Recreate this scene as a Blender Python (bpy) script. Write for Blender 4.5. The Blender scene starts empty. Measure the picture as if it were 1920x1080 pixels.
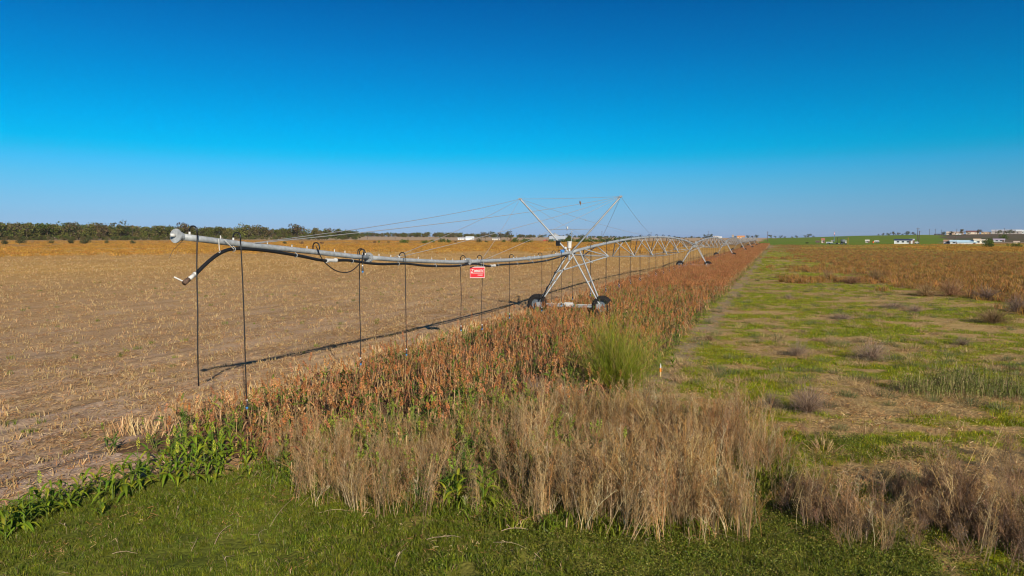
import bpy, math, random
import numpy as np
random.seed(7); rng = np.random.default_rng(11)
SC = bpy.context.scene; COL = SC.collection
PI = math.pi; R = math.radians
# ------------------------------------------------------------------ camera
CAMH = 4.6; PITCH = R(4.15); FPX = 1280.0
cd = bpy.data.cameras.new("camera"); cam = bpy.data.objects.new("camera", cd); COL.objects.link(cam)
cam.location = (0, 0, CAMH); cam.rotation_euler = (R(90) - PITCH, 0, 0)
cd.lens = 24; cd.sensor_width = 36; cd.clip_start = 0.1; cd.clip_end = 20000
SC.camera = cam
# ------------------------------------------------------------------ sky and sun
SUN_EL = R(24.5); SUN_AZ = R(158)          # compass bearing of the sun, clockwise from +Y
W = bpy.data.worlds.new("World"); SC.world = W; W.use_nodes = True
nt = W.node_tree; nt.nodes.clear()
out = nt.nodes.new('ShaderNodeOutputWorld'); bg = nt.nodes.new('ShaderNodeBackground')
sky = nt.nodes.new('ShaderNodeTexSky'); sky.sky_type = 'NISHITA'; sky.sun_disc = False
sky.sun_elevation = SUN_EL; sky.sun_rotation = SUN_AZ
sky.air_density = 1.0; sky.dust_density = 0.6; sky.ozone_density = 2.0; sky.altitude = 100
tc = nt.nodes.new('ShaderNodeTexCoord'); sp = nt.nodes.new('ShaderNodeSeparateXYZ')
rp = nt.nodes.new('ShaderNodeValToRGB')
cr = rp.color_ramp; cr.interpolation = 'LINEAR'
SKYR = [(0.0, (.40, .62, 1.36)), (.0086, (.39, .62, 1.30)), (.029, (.32, .57, 1.10)), (.052, (.26, .575, 1.00)), (.079, (.175, .61, .97)), (.098, (.10, .63, 1.0)),
        (.113, (.03, .64, .96)), (.124, (.004, .655, .99)), (.15, (.001, .62, .98)), (.186, (.001, .56, .92)), (.256, (.003, .44, .83)), (.321, (.003, .34, .72)), (.5, (.015, .28, .58)), (1.0, (.04, .25, .50))]
cr.elements[0].position = SKYR[0][0]; cr.elements[0].color = (*SKYR[0][1], 1)
cr.elements[1].position = 1.0; cr.elements[1].color = (*SKYR[-1][1], 1)
for p, c in SKYR[1:-1]:
    e = cr.elements.new(p); e.color = (*c, 1)
mx = nt.nodes.new('ShaderNodeMix'); mx.data_type = 'RGBA'; mx.blend_type = 'MULTIPLY'; mx.inputs[0].default_value = 1
L = nt.links.new
L(tc.outputs['Generated'], sp.inputs[0]); L(sp.outputs['Z'], rp.inputs[0])
L(sky.outputs[0], mx.inputs[6]); L(rp.outputs[0], mx.inputs[7]); L(mx.outputs[2], bg.inputs[0])
bg.inputs[1].default_value = 0.084
L(bg.outputs[0], out.inputs[0])
sl = bpy.data.lights.new("sun", 'SUN'); so = bpy.data.objects.new("sun", sl); COL.objects.link(so)
sl.energy = 5.0; sl.angle = R(0.55); sl.color = (1.0, 0.90, 0.76)
so.rotation_euler = (R(90) - SUN_EL, 0, PI - SUN_AZ); so.location = (0, 0, 60)
vs = SC.view_settings; vs.view_transform = 'Standard'; vs.look = 'None'; vs.gamma = 1.0; vs.use_curve_mapping = False
vs.exposure = 0.42
SC.cycles.filter_width = 1.15
# ------------------------------------------------------------------ noise, terrain, ground lookup
def _h(ix, iy, s):
    n = (ix.astype(np.int64) * 374761393 + iy.astype(np.int64) * 668265263 + s * 1274126177) & 0xffffffff
    n = ((n ^ (n >> 13)) * 1274126177) & 0xffffffff
    return ((n ^ (n >> 16)) & 0xffff) / 65535.0
def vnoise(x, y, s=0):
    x = np.asarray(x, float); y = np.asarray(y, float)
    ix = np.floor(x); iy = np.floor(y); fx = x - ix; fy = y - iy
    fx = fx * fx * (3 - 2 * fx); fy = fy * fy * (3 - 2 * fy)
    a = _h(ix, iy, s); b = _h(ix + 1, iy, s); c = _h(ix, iy + 1, s); d = _h(ix + 1, iy + 1, s)
    return (a * (1 - fx) + b * fx) * (1 - fy) + (c * (1 - fx) + d * fx) * fy
def fbm(x, y, s=0, o=4):
    v = 0; a = .5; t = 0
    for k in range(o):
        v = v + a * vnoise(x * 2 ** k + 17.3 * k, y * 2 ** k - 9.1 * k, s + k); t += a; a *= .55
    return v / t
HPX = [-1500, 0, 700, 1000, 1200, 1450, 1500, 1600, 1700, 1760, 1800, 1920, 2400, 4000]
HPY = [443, 443, 443, 444.6, 445.6, 446, 445.4, 442.6, 441.2, 441.3, 440.2, 439.6, 439.5, 441]
def terr(X, Y):
    X = np.asarray(X, float); Y = np.asarray(Y, float)
    D = np.hypot(X, Y); px = np.where(Y > 1e-3, 960 + 1280 * X / np.maximum(Y, 1e-3), np.sign(X) * 5000)
    Hf = CAMH + (447 - np.interp(px, HPX, HPY)) * 1150 / 1280
    t = np.clip((D - 150) / 1000, 0, 1) ** 1.6
    side = np.clip(Y / np.maximum(D, 1e-3) * 3, 0, 1)
    return (Hf * side + 5 * (1 - side)) * t - np.maximum(D - 1150, 0) * .003
def ray(px, py):
    a = (px - 960) / FPX; b = (540 - py) / FPX; c, s = math.cos(PITCH), math.sin(PITCH)
    return (a, c + b * s, -s + b * c)
_Y = np.geomspace(8, 1149, 4000)
def gp(px, py):
    """ground point under a sight line (terrain included)"""
    c, s = math.cos(PITCH), math.sin(PITCH); X = (px - 960) / FPX * _Y * 1.0
    dz = terr(X, _Y) - CAMH; zc = _Y * c - dz * s; X = (px - 960) / FPX * zc
    y = 540 - FPX * (_Y * s + dz * c) / zc
    yy = float(np.interp(-py, -y, _Y)); xx = float(np.interp(yy, _Y, X))
    return xx, yy
KS = .3867; UOF = -12.39                       # u = X - KS*Y runs across the crop rows
def U(X, Y): return X - KS * Y
def sdpoly(X, Y, P):
    P = np.array(P, float); d = np.full(np.shape(X), 1e18); ins = np.zeros(np.shape(X), bool)
    for i in range(len(P)):
        a = P[i]; b = P[(i + 1) % len(P)]; e = b - a
        t = np.clip(((X - a[0]) * e[0] + (Y - a[1]) * e[1]) / (e @ e), 0, 1)
        d = np.minimum(d, (X - a[0] - t * e[0]) ** 2 + (Y - a[1] - t * e[1]) ** 2)
        cnd = ((a[1] <= Y) != (b[1] <= Y)) & (X < a[0] + (Y - a[1]) / (e[1] if abs(e[1]) > 1e-9 else 1e-9) * e[0])
        ins ^= cnd
    return np.where(ins, -1, 1) * np.sqrt(d)
SUL, SUR = -14.15, -4.25                         # crop strip limits in u
LAWN = [(-60, -40), (60, -40), (60, -12), (7.5, 5), (6.2, 9), (5.9, 12.5), (5.3, 13.6), (4.2, 12.0), (3.1, 10.7), (2.0, 10.45), (.3, 10.6), (-1, 11.3),
        (-2.4, 11.55), (-3.55, 12.3), (-4.9, 13.3), (-5.7, 13.4), (-6.9, 12.8), (-7.6, 12.0), (-8.6, 11.0), (-11, 9.6), (-16, 7), (-60, -10)]
WEED = [(-4.9, 13.2), (-3.6, 12.2), (-2.4, 11.6), (-1, 11.4), (.3, 10.65), (2, 10.5), (3.1, 10.7), (4.2, 12.0), (5.2, 13.6), (5.6, 15.0), (5.2, 16.3),
        (3.4, 17.2), (1.2, 18.2), (-1.0, 18.3), (-2.2, 16.6), (-3.6, 15.4), (-4.7, 14.9)]
BROWN = [(165, 430), (80.7, 195), (45.4, 103), (35.5, 77), (34.5, 58), (35.5, 45), (60, 38), (300, 150), (165, 215), (150, 240), (178, 336), (200, 430)]
def masks(X, Y):
    X = np.asarray(X, float); Y = np.asarray(Y, float); D = np.hypot(X, Y); u = U(X, Y)
    n1 = fbm(X * .8, Y * .8, 3) - .5; n2 = fbm(X * .12, Y * .12, 9) - .5; n3 = fbm(X * .02, Y * .02, 14) - .5
    sm = lambda v, w: np.clip(.5 - v / w, 0, 1)
    lawn = sm(sdpoly(X, Y, LAWN) + n1 * 1.2, .5)
    weed = sm(sdpoly(X, Y, WEED) + n1 * .7, .5)
    left = sm(u - (SUL - .1) + n1 * .5, .3)
    left = np.maximum(left, (X < -5.0 + n1) * (Y < 14.0 + n1) * (Y > 5))
    sor = sm(u - (SUR - .1) + n1 * .6, .3) * (1 - left)
    brown = sm(sdpoly(X, Y, BROWN) + n2 * 30 + n1 * 7 + n3 * 10, 3)
    dirt = sm(np.abs(u - (SUR + .65)) - .55 + n1 * .9, .5) * (Y > 15) * (1 - left)
    px = 960 + 1280 * X / np.maximum(Y, 1)
    hill = ((px > 1235) & (px < 1766 + 8 * n3) & (D > 430 + 60 * n3 + np.maximum(1500 - px, 0) * .2)).astype(float)
    return dict(lawn=lawn, weed=weed, left=left, sor=sor, brown=brown, dirt=dirt, hill=hill, u=u, D=D, px=px, n1=n1, n2=n2, n3=n3)
def patch(X, Y):
    """0..1: bare and dead-straw patches of the right-hand meadow"""
    v = fbm(X * .38, Y * .62, 21, 5); w = fbm(X * 1.7, Y * 2.3, 31, 3)
    u = U(X, Y)
    return np.clip((v * .7 + w * .3 - .50 - .05 * np.clip((u + 2) / -3, 0, 1)) * 11 + .15, 0, 1)
def lerp(a, b, t): return a + (b - a) * t[..., None]
C = lambda *c: np.array(c, float)
def ground_color(X, Y):
    m = masks(X, Y); D = m['D']; o = np.ones(X.shape)[..., None]
    f1 = fbm(X * .25, Y * .25, 41); f2 = fbm(X * .03, Y * .03, 51)
    # meadow right: green with straw patches
    green = lerp(C(.13, .155, .005) * o, C(.23, .21, .008) * o, np.clip(f1 * 2 - .5, 0, 1))
    straw = lerp(C(.33, .205, .10) * o, C(.44, .29, .12) * o, np.clip(f2 * 2 - .5, 0, 1))
    c = lerp(green, straw, patch(X, Y) * .9)
    c = lerp(c, lerp(C(.28, .15, .028) * o, C(.21, .14, .035) * o, np.clip(f2 * 3 - 1, 0, 1)), m['brown'])
    # yellow rough grass far right, then road, slope
    px = m['px']
    far = np.clip((D - 225 + 120 * m['n3']) / 60, 0, 1) * (px > 1500)
    c = lerp(c, lerp(C(.38, .25, .03) * o, C(.17, .17, .02) * o, np.clip((fbm(X * .008, Y * .05, 61) - .47) * 6, 0, 1)), far)
    c = lerp(c, C(.27, .19, .12) * o, (np.clip((D - 470) / 10, 0, 1) * (px > 1690)))
    c = lerp(c, lerp(C(.13, .085, .055) * o, C(.085, .09, .03) * o, np.clip(fbm(X * .02, Y * .02, 66) * 3 - 1.2, 0, 1)), (np.clip((D - 520) / 20, 0, 1) * (px > 1740)))
    c = lerp(c, lerp(C(.11, .18, .010) * o, C(.145, .185, .012) * o, np.clip(f2 * 2 - .5, 0, 1)), m['hill'])
    c = lerp(c, C(.30, .20, .10) * o, ((px > 1235) & (px < 1425) & (D > 850)).astype(float))
    # dirt line
    c = lerp(c, C(.30, .215, .135) * o, m['dirt'] * .8)
    # stubble field left
    r = (m['u'] % .82) / .82
    rows = np.exp(-((r - .5) / .16) ** 2) * np.clip(1.3 - D / 60, 0, 1)
    soil = lerp(C(.31, .21, .15) * o, C(.46, .345, .265) * o, np.clip(fbm(X * .5, Y * .5, 71) * 2.4 - .7, 0, 1))
    soil = lerp(soil, C(.42, .26, .11) * o, np.clip((fbm(X * .35 - Y * .02, U(X, Y) * 1.6, 78, 5) - .42) * 5, 0, 1) * .6)
    soil = lerp(soil, C(.24, .15, .085) * o, np.clip((fbm(Y * .12, m['u'] * 1.1, 79, 4) - .56) * 9, 0, 1) * .55)
    soil = lerp(soil, C(.36, .22, .095) * o, np.clip(rows * .45 + (fbm(X * 2.2, Y * 2.2, 75) - .5), 0, 1) * .6)
    trk = np.exp(-(((m['u'] + .35*(fbm(Y*.03, Y*.01, 86)-.5)) % 4.92 - .5) / .17) ** 2) + .6*np.exp(-(((m['u'] + 2.2) % 4.92 - .5) / .12) ** 2)
    soil = soil * (1 - .38 * np.clip(trk, 0, 1) * np.clip(fbm(Y*.2, m['u'], 87)*2.4-.5, 0, 1))[..., None]
    soil = soil * (.56 + .72 * fbm(Y * .05, m['u'] * .55, 88, 5))[..., None]
    gold = lerp(C(.43, .235, .060) * o, C(.52, .30, .075) * o, np.clip(fbm(X * .05, Y * .02, 76) * 2 - .5, 0, 1))
    soil = lerp(soil, C(.42, .27, .14) * o, np.clip((D - 15) / 18, 0, .55))
    soil = lerp(soil, gold * (.74 + .52 * fbm(Y * .02, m['u'] * .30, 89, 5))[..., None], np.clip((D - 32) / 100, 0, .85))
    soil = soil * (1 - .22 * np.clip(trk, 0, 1) * (D < 260))[..., None]
    soil = lerp(soil, C(.44, .225, .020) * o, np.clip((D - 210 + 60 * m['n3']) / 40, 0, 1) * np.clip(fbm(X * .006, Y * .05, 77) * 3 - .7, .25, .9))
    soil = lerp(soil, C(.34, .19, .060) * o, np.clip((D - 380 + 60 * m['n3']) / 30, 0, 1))
    soil = lerp(soil, C(.42, .29, .17) * o, (np.clip((D - 690 + 40 * m['n3']) / 30, 0, 1)))
    c = lerp(c, soil, m['left'] * (1 - m['lawn']) * (px < 1500) * (D < 5000))
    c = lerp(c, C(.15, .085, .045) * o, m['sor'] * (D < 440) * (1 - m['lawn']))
    c = lerp(c, C(.17, .125, .065) * o, m['weed'])
    c = lerp(c, lerp(C(.085, .105, .012) * o, C(.165, .155, .030) * o, np.clip(f1 * 2.4 - .7, 0, 1)), m['lawn'] * (1 - m['weed']))
    return np.clip(c, 0, 1)
def micro(X, Y):
    D = np.hypot(X, Y); u = U(X, Y); f = np.clip(1.2 - D / 70, 0, 1)
    left = np.clip((SUL - u) / .5, 0, 1)
    z = (fbm(X * 2.6, Y * 2.6, 81) - .5) * .09 * f + (fbm(X * .3, Y * .3, 83) - .5) * .16 * f
    return z + left * .022 * np.cos(2 * PI * (u / .82)) * f
def gz(X, Y): return terr(X, Y) + micro(X, Y)
# ------------------------------------------------------------------ materials
def mat(name, base=(.5, .5, .5), rough=.6, metal=0.0, attr=False, vary=0.0, noise=None, trans=0.0, bump=0.0, bscale=30, spec=.3, hue=0.0):
    m = bpy.data.materials.new(name); m.use_nodes = True; t = m.node_tree; N = t.nodes; p = N['Principled BSDF']
    p.inputs['Roughness'].default_value = rough; p.inputs['Metallic'].default_value = metal
    p.inputs['Specular IOR Level'].default_value = spec
    if attr:
        a = N.new('ShaderNodeAttribute'); a.attribute_name = 'Col'; col = a.outputs['Color']
    else:
        a = N.new('ShaderNodeRGB'); a.outputs[0].default_value = (*base, 1); col = a.outputs[0]
    if noise:
        sc, amt = noise
        g = N.new('ShaderNodeTexCoord'); n = N.new('ShaderNodeTexNoise'); n.inputs['Scale'].default_value = sc; n.inputs['Detail'].default_value = 6
        n.inputs['Roughness'].default_value = .65
        t.links.new(g.outputs['Object'], n.inputs['Vector'])
        mr = N.new('ShaderNodeMapRange'); mr.inputs[1].default_value = .3; mr.inputs[2].default_value = .7; mr.inputs[3].default_value = 1 - amt; mr.inputs[4].default_value = 1 + amt
        t.links.new(n.outputs[0], mr.inputs[0])
        mm = N.new('ShaderNodeVectorMath'); mm.operation = 'SCALE'; t.links.new(col, mm.inputs[0]); t.links.new(mr.outputs[0], mm.inputs['Scale']); col = mm.outputs[0]
    if vary:
        oi = N.new('ShaderNodeObjectInfo'); hs = N.new('ShaderNodeHueSaturation')
        mr = N.new('ShaderNodeMapRange'); mr.inputs[3].default_value = 1 - vary; mr.inputs[4].default_value = 1 + vary
        t.links.new(oi.outputs['Random'], mr.inputs[0]); t.links.new(mr.outputs[0], hs.inputs['Value'])
        ml = N.new('ShaderNodeMath'); ml.operation = 'MULTIPLY'; ml.inputs[1].default_value = 7.31; fr = N.new('ShaderNodeMath'); fr.operation = 'FRACT'
        t.links.new(oi.outputs['Random'], ml.inputs[0]); t.links.new(ml.outputs[0], fr.inputs[0])
        mh = N.new('ShaderNodeMapRange'); mh.inputs[3].default_value = .5 - hue; mh.inputs[4].default_value = .5 + hue
        t.links.new(fr.outputs[0], mh.inputs[0]); t.links.new(mh.outputs[0], hs.inputs['Hue'])
        t.links.new(col, hs.inputs['Color']); col = hs.outputs[0]
    t.links.new(col, p.inputs['Base Color'])
    if bump:
        g = N.new('ShaderNodeTexCoord'); n = N.new('ShaderNodeTexNoise'); n.inputs['Scale'].default_value = bscale; n.inputs['Detail'].default_value = 8
        b = N.new('ShaderNodeBump'); b.inputs['Strength'].default_value = bump; b.inputs['Distance'].default_value = .05
        t.links.new(g.outputs['Object'], n.inputs['Vector']); t.links.new(n.outputs[0], b.inputs['Height']); t.links.new(b.outputs[0], p.inputs['Normal'])
    if trans:
        tr = N.new('ShaderNodeBsdfTranslucent'); t.links.new(col, tr.inputs[0]); ms = N.new('ShaderNodeMixShader'); ms.inputs[0].default_value = trans
        t.links.new(p.outputs[0], ms.inputs[1]); t.links.new(tr.outputs[0], ms.inputs[2]); t.links.new(ms.outputs[0], N['Material Output'].inputs[0])
    return m
M_ground = mat('ground_soil', attr=True, rough=.95, noise=(9, .30), bump=.8, bscale=14, spec=.1)
M_dry = mat('dry_plant', attr=True, rough=.8, vary=.28, hue=.012, trans=.18, spec=.15)
M_green = mat('green_plant', attr=True, rough=.55, vary=.28, hue=.02, trans=.25, spec=.3)
M_tree = mat('tree_leaves', attr=True, rough=.7, vary=.18, hue=.02, trans=.15, spec=.2)
M_galv = mat('galvanised_steel', (.32, .335, .34), rough=.55, metal=.15, noise=(9, .30), spec=.5)
M_galvd = mat('weathered_steel', (.27, .28, .285), rough=.6, metal=.15, noise=(20, .25))
M_black = mat('black_hose', (.012, .012, .013), rough=.42, noise=(40, .3), spec=.4)
M_rubber = mat('tyre_rubber', (.013, .012, .012), rough=.85, noise=(12, .5))
M_white = mat('white_plastic', (.50, .49, .46), rough=.45, noise=(25, .08))
M_blue = mat('blue_plastic', (.06, .22, .50), rough=.4)
M_cable = mat('steel_cable', (.42, .42, .41), rough=.5, metal=.4)
M_rim = mat('rim_steel', (.11, .13, .15), rough=.55, metal=.1, noise=(9, .3))
M_red = mat('red_enamel', (.48, .004, .012), rough=.45, noise=(6, .06))
M_bird = mat('brown_feather', (.14, .07, .035), rough=.8, noise=(60, .3))
M_birdw = mat('pale_feather', (.6, .56, .5), rough=.8)
M_rust = mat('rusted_cap', (.10, .06, .04), rough=.8, noise=(30, .5))
def flat(name, c, **k):
    if name in bpy.data.materials: return bpy.data.materials[name]
    return mat(name, c, **{**dict(rough=.6, noise=(1.2, .12)), **k})
# ------------------------------------------------------------------ mesh builder
def vsub(a, b): return (a[0]-b[0], a[1]-b[1], a[2]-b[2])
def vadd(a, b): return (a[0]+b[0], a[1]+b[1], a[2]+b[2])
def vmul(a, k): return (a[0]*k, a[1]*k, a[2]*k)
def vcross(a, b): return (a[1]*b[2]-a[2]*b[1], a[2]*b[0]-a[0]*b[2], a[0]*b[1]-a[1]*b[0])
def vnorm(a):
    l = math.sqrt(a[0]**2 + a[1]**2 + a[2]**2) or 1; return (a[0]/l, a[1]/l, a[2]/l)
class MB:
    def __init__(s): s.v = []; s.f = []; s.c = []
    def add(s, vs, fs, col=(1, 1, 1)):
        o = len(s.v); s.v += [tuple(v) for v in vs]; s.f += [tuple(i + o for i in f) for f in fs]; s.c += [col] * len(vs)
    def tube(s, pts, r, n=8, col=(1, 1, 1), cap=True):
        k = len(pts); rs = r if isinstance(r, (list, tuple)) else [r] * k; vs = []; side = None
        for i, p in enumerate(pts):
            t = vnorm(vsub(pts[min(i+1, k-1)], pts[max(i-1, 0)]))
            if side is None: side = vnorm(vcross(t, (0, 0, 1) if abs(t[2]) < .9 else (1, 0, 0)))
            up = vnorm(vcross(side, t)); side = vnorm(vcross(t, up))
            for j in range(n):
                a = 2*PI*j/n; ca, sa = math.cos(a)*rs[i], math.sin(a)*rs[i]
                vs.append((p[0]+side[0]*ca+up[0]*sa, p[1]+side[1]*ca+up[1]*sa, p[2]+side[2]*ca+up[2]*sa))
        fs = [(i*n+j, i*n+(j+1) % n, (i+1)*n+(j+1) % n, (i+1)*n+j) for i in range(k-1) for j in range(n)]
        if cap: fs += [tuple(range(n))[::-1], tuple((k-1)*n+j for j in range(n))]
        s.add(vs, fs, col)
    def box(s, c, d, rz=0, col=(1, 1, 1)):
        ca, sa = math.cos(rz), math.sin(rz); vs = []
        for x in (-1, 1):
            for y in (-1, 1):
                for z in (-1, 1):
                    X, Y = x*d[0]/2, y*d[1]/2; vs.append((c[0]+X*ca-Y*sa, c[1]+X*sa+Y*ca, c[2]+z*d[2]/2))
        s.add(vs, [(0, 1, 3, 2), (4, 6, 7, 5), (0, 4, 5, 1), (2, 3, 7, 6), (0, 2, 6, 4), (1, 5, 7, 3)], col)
    def ribbon(s, pts, w, col=(1, 1, 1), side=None):
        k = len(pts); vs = []; ws = w if isinstance(w, (list, tuple)) else [w] * k
        if side is None:
            a = random.uniform(0, PI); side = (math.cos(a), math.sin(a), random.uniform(-.3, .3))
        for p, ww in zip(pts, ws):
            vs += [vadd(p, vmul(side, ww/2)), vadd(p, vmul(side, -ww/2))]
        s.add(vs, [(2*i, 2*i+1, 2*i+3, 2*i+2) for i in range(k-1)], col)
    def quad(s, c, size, col, asp=1.0):
        a = vnorm((random.gauss(0, 1), random.gauss(0, 1), random.gauss(0, 1))); b = vnorm(vcross(a, (random.gauss(0, 1), random.gauss(0, 1), random.gauss(0, 1))))
        a = vmul(a, size/2*asp); b = vmul(b, size/2)
        s.add([vsub(c, a), vadd(c, vmul(b, -1)), vadd(c, a), vadd(c, b)], [(0, 1, 2, 3)], col)
    def ellipsoid(s, c, d, n=8, m=5, col=(1, 1, 1)):
        vs = [(c[0], c[1], c[2]-d[2])]
        for i in range(1, m):
            f = -PI/2 + PI*i/m
            for j in range(n):
                a = 2*PI*j/n; vs.append((c[0]+d[0]*math.cos(f)*math.cos(a), c[1]+d[1]*math.cos(f)*math.sin(a), c[2]+d[2]*math.sin(f)))
        vs.append((c[0], c[1], c[2]+d[2])); e = len(vs)-1
        fs = [(0, 1+(j+1) % n, 1+j) for j in range(n)] + [(e, e-n+j, e-n+(j+1) % n) for j in range(n)]
        fs += [(1+i*n+j, 1+i*n+(j+1) % n, 1+(i+1)*n+(j+1) % n, 1+(i+1)*n+j) for i in range(m-2) for j in range(n)]
        s.add(vs, fs, col)
    def mesh(s, name, m, smooth=False):
        me = bpy.data.meshes.new(name); me.from_pydata(s.v, [], s.f)
        ca = me.color_attributes.new('Col', 'FLOAT_COLOR', 'POINT')
        ca.data.foreach_set('color', np.c_[np.array(s.c, float), np.ones(len(s.c))].ravel())
        if smooth: me.polygons.foreach_set('use_smooth', [True]*len(me.polygons))
        me.materials.append(m); me.update(); return me
    def build(s, name, m, parent=None, loc=(0, 0, 0), smooth=False):
        return link(name, s.mesh(name, m, smooth), parent, loc)
def link(name, me, parent=None, loc=(0, 0, 0), rot=(0, 0, 0), scl=(1, 1, 1)):
    o = bpy.data.objects.new(name, me); COL.objects.link(o); o.parent = parent; o.location = loc; o.rotation_euler = rot; o.scale = scl; return o
def tag(o, label=None, cat=None, group=None, kind=None):
    for k, v in (('label', label), ('category', cat), ('group', group), ('kind', kind)):
        if v: o[k] = v
    return o
def thing(name, label, cat, loc=(0, 0, 0), rz=0, group=None):
    return tag(link(name, None, None, loc, (0, 0, rz)), label, cat, group)
def copy_tree(o, parent=None):
    c = o.copy(); COL.objects.link(c); c.parent = parent
    for ch in list(o.children): copy_tree(ch, c)
    return c
def srgb(r, g, b):
    f = lambda v: (v/255/12.92) if v <= 10 else ((v/255+.055)/1.055)**2.4
    return (f(r), f(g), f(b))
def jit(c, a=.15):
    k = random.uniform(1-a, 1+a); return (c[0]*k*random.uniform(.94, 1.06), c[1]*k, c[2]*k*random.uniform(.9, 1.1))
# ------------------------------------------------------------------ ground sheet
def make_ground():
    az = np.concatenate([np.arange(-180, -46, 6), np.arange(-46, 46.01, .34), np.arange(52, 180, 6)]) * PI/180
    d = np.concatenate([[.6, 2, 4, 5.5, 7], np.arange(8, 30, .085), np.arange(30, 62, .25), np.geomspace(62.5, 2200, 330), [2600, 3200, 4000]])
    A, D = np.meshgrid(az, d); X = D*np.sin(A); Y = D*np.cos(A); Z = gz(X, Y)
    n, k = A.shape; V = np.c_[X.ravel(), Y.ravel(), Z.ravel()]
    i = np.arange(n-1)[:, None]*k; j = np.arange(k); j2 = (j+1) % k
    F = np.stack([i+j, i+j2, i+k+j2, i+k+j], -1).reshape(-1, 4)[:, ::-1]
    V = np.vstack([V, [[0, 0, float(gz(0., 0.))]]]); cidx = len(V)-1
    T = np.stack([np.full(k, cidx), j2, j], -1)
    me = bpy.data.meshes.new('ground'); me.vertices.add(len(V)); me.vertices.foreach_set('co', V.ravel())
    nl = F.size + T.size; me.loops.add(nl); me.loops.foreach_set('vertex_index', np.concatenate([F.ravel(), T.ravel()]))
    me.polygons.add(len(F)+len(T)); st = np.concatenate([np.arange(len(F))*4, len(F)*4+np.arange(len(T))*3]); me.polygons.foreach_set('loop_start', st)
    me.update(calc_edges=True); me.polygons.foreach_set('use_smooth', [True]*len(me.polygons))
    c = ground_color(V[:, 0], V[:, 1]); ca = me.color_attributes.new('Col', 'FLOAT_COLOR', 'POINT')
    ca.data.foreach_set('color', np.c_[c, np.ones(len(c))].ravel()); me.materials.append(M_ground); me.update()
    o = link('ground', me); tag(o, 'bare soil and short turf of the flat farmland', 'ground', kind='structure')
make_ground()
HZ = bpy.data.meshes.new('haze'); _a = 4100.0
HZ.from_pydata([(x, y, z) for x in (-_a, _a) for y in (-_a, _a) for z in (-12.0, 34.0)], [], [(0, 1, 3, 2), (4, 6, 7, 5), (0, 4, 5, 1), (2, 3, 7, 6), (0, 2, 6, 4), (1, 5, 7, 3)])
hm = bpy.data.materials.new('thin_haze'); hm.use_nodes = True; hm.node_tree.nodes.remove(hm.node_tree.nodes['Principled BSDF'])
pv = hm.node_tree.nodes.new('ShaderNodeVolumePrincipled'); pv.inputs['Color'].default_value = (.90, .94, 1.0, 1); pv.inputs['Density'].default_value = .000035; pv.inputs['Anisotropy'].default_value = 0.0
hm.node_tree.links.new(pv.outputs[0], hm.node_tree.nodes['Material Output'].inputs['Volume']); HZ.materials.append(hm)
tag(link('haze', HZ), 'thin pale haze lying over the whole plain', 'haze', kind='stuff')
# ------------------------------------------------------------------ scatter through geometry nodes (for what nobody could count)
def scatter(name, label, cat, meshes, X, Y, S, lean=.08, zoff=0.0, rz=None, idx=None):
    n = len(X); Z = gz(X, Y) + zoff
    col = bpy.data.collections.new(name + '_kinds')
    for q, me in enumerate(meshes):
        po = bpy.data.objects.new('%s_kind.%03d' % (name, q), me); col.objects.link(po)
    me = bpy.data.meshes.new(name); me.vertices.add(n); me.vertices.foreach_set('co', np.c_[X, Y, Z].ravel())
    a = me.attributes.new('rot', 'FLOAT_VECTOR', 'POINT')
    rz = rng.uniform(0, 2*PI, n) if rz is None else rz
    a.data.foreach_set('vector', np.c_[rng.normal(0, lean, n), rng.normal(0, lean, n), rz].ravel())
    a = me.attributes.new('scl', 'FLOAT', 'POINT'); a.data.foreach_set('value', np.asarray(S, float))
    a = me.attributes.new('idx', 'INT', 'POINT'); a.data.foreach_set('value', (rng.integers(0, len(meshes), n) if idx is None else idx).astype(np.int32))
    o = link(name, me); tag(o, label, cat, kind='stuff')
    g = bpy.data.node_groups.new(name, 'GeometryNodeTree')
    g.interface.new_socket('Geometry', in_out='INPUT', socket_type='NodeSocketGeometry'); g.interface.new_socket('Geometry', in_out='OUTPUT', socket_type='NodeSocketGeometry')
    gi = g.nodes.new('NodeGroupInput'); go = g.nodes.new('NodeGroupOutput'); ci = g.nodes.new('GeometryNodeCollectionInfo'); iop = g.nodes.new('GeometryNodeInstanceOnPoints')
    ci.inputs['Collection'].default_value = col; ci.inputs['Separate Children'].default_value = True; ci.inputs['Reset Children'].default_value = True
    def na(nm, ty):
        q = g.nodes.new('GeometryNodeInputNamedAttribute'); q.data_type = ty; q.inputs['Name'].default_value = nm; return q.outputs['Attribute']
    g.links.new(gi.outputs[0], iop.inputs['Points']); g.links.new(ci.outputs[0], iop.inputs['Instance']); iop.inputs['Pick Instance'].default_value = True
    g.links.new(na('idx', 'INT'), iop.inputs['Instance Index'])
    e2r = g.nodes.new('FunctionNodeEulerToRotation'); g.links.new(na('rot', 'FLOAT_VECTOR'), e2r.inputs[0]); g.links.new(e2r.outputs[0], iop.inputs['Rotation'])
    g.links.new(na('scl', 'FLOAT'), iop.inputs['Scale']); g.links.new(iop.outputs[0], go.inputs[0])
    md = o.modifiers.new('scatter', 'NODES'); md.node_group = g
    return o
def sample(d0, d1, dens, a0=-41, a1=41):
    """points at dens(D) per square metre over a fan of bearings"""
    e = np.geomspace(d0, d1, 60); XX = []; YY = []
    for i in range(len(e)-1):
        dm = (e[i]+e[i+1])/2; area = .5*(e[i+1]**2-e[i]**2)*R(a1-a0); n = rng.poisson(area*dens(dm))
        d = np.sqrt(rng.uniform(e[i]**2, e[i+1]**2, n)); a = np.radians(rng.uniform(a0, a1, n)); XX.append(d*np.sin(a)); YY.append(d*np.cos(a))
    return np.concatenate(XX), np.concatenate(YY)
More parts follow.
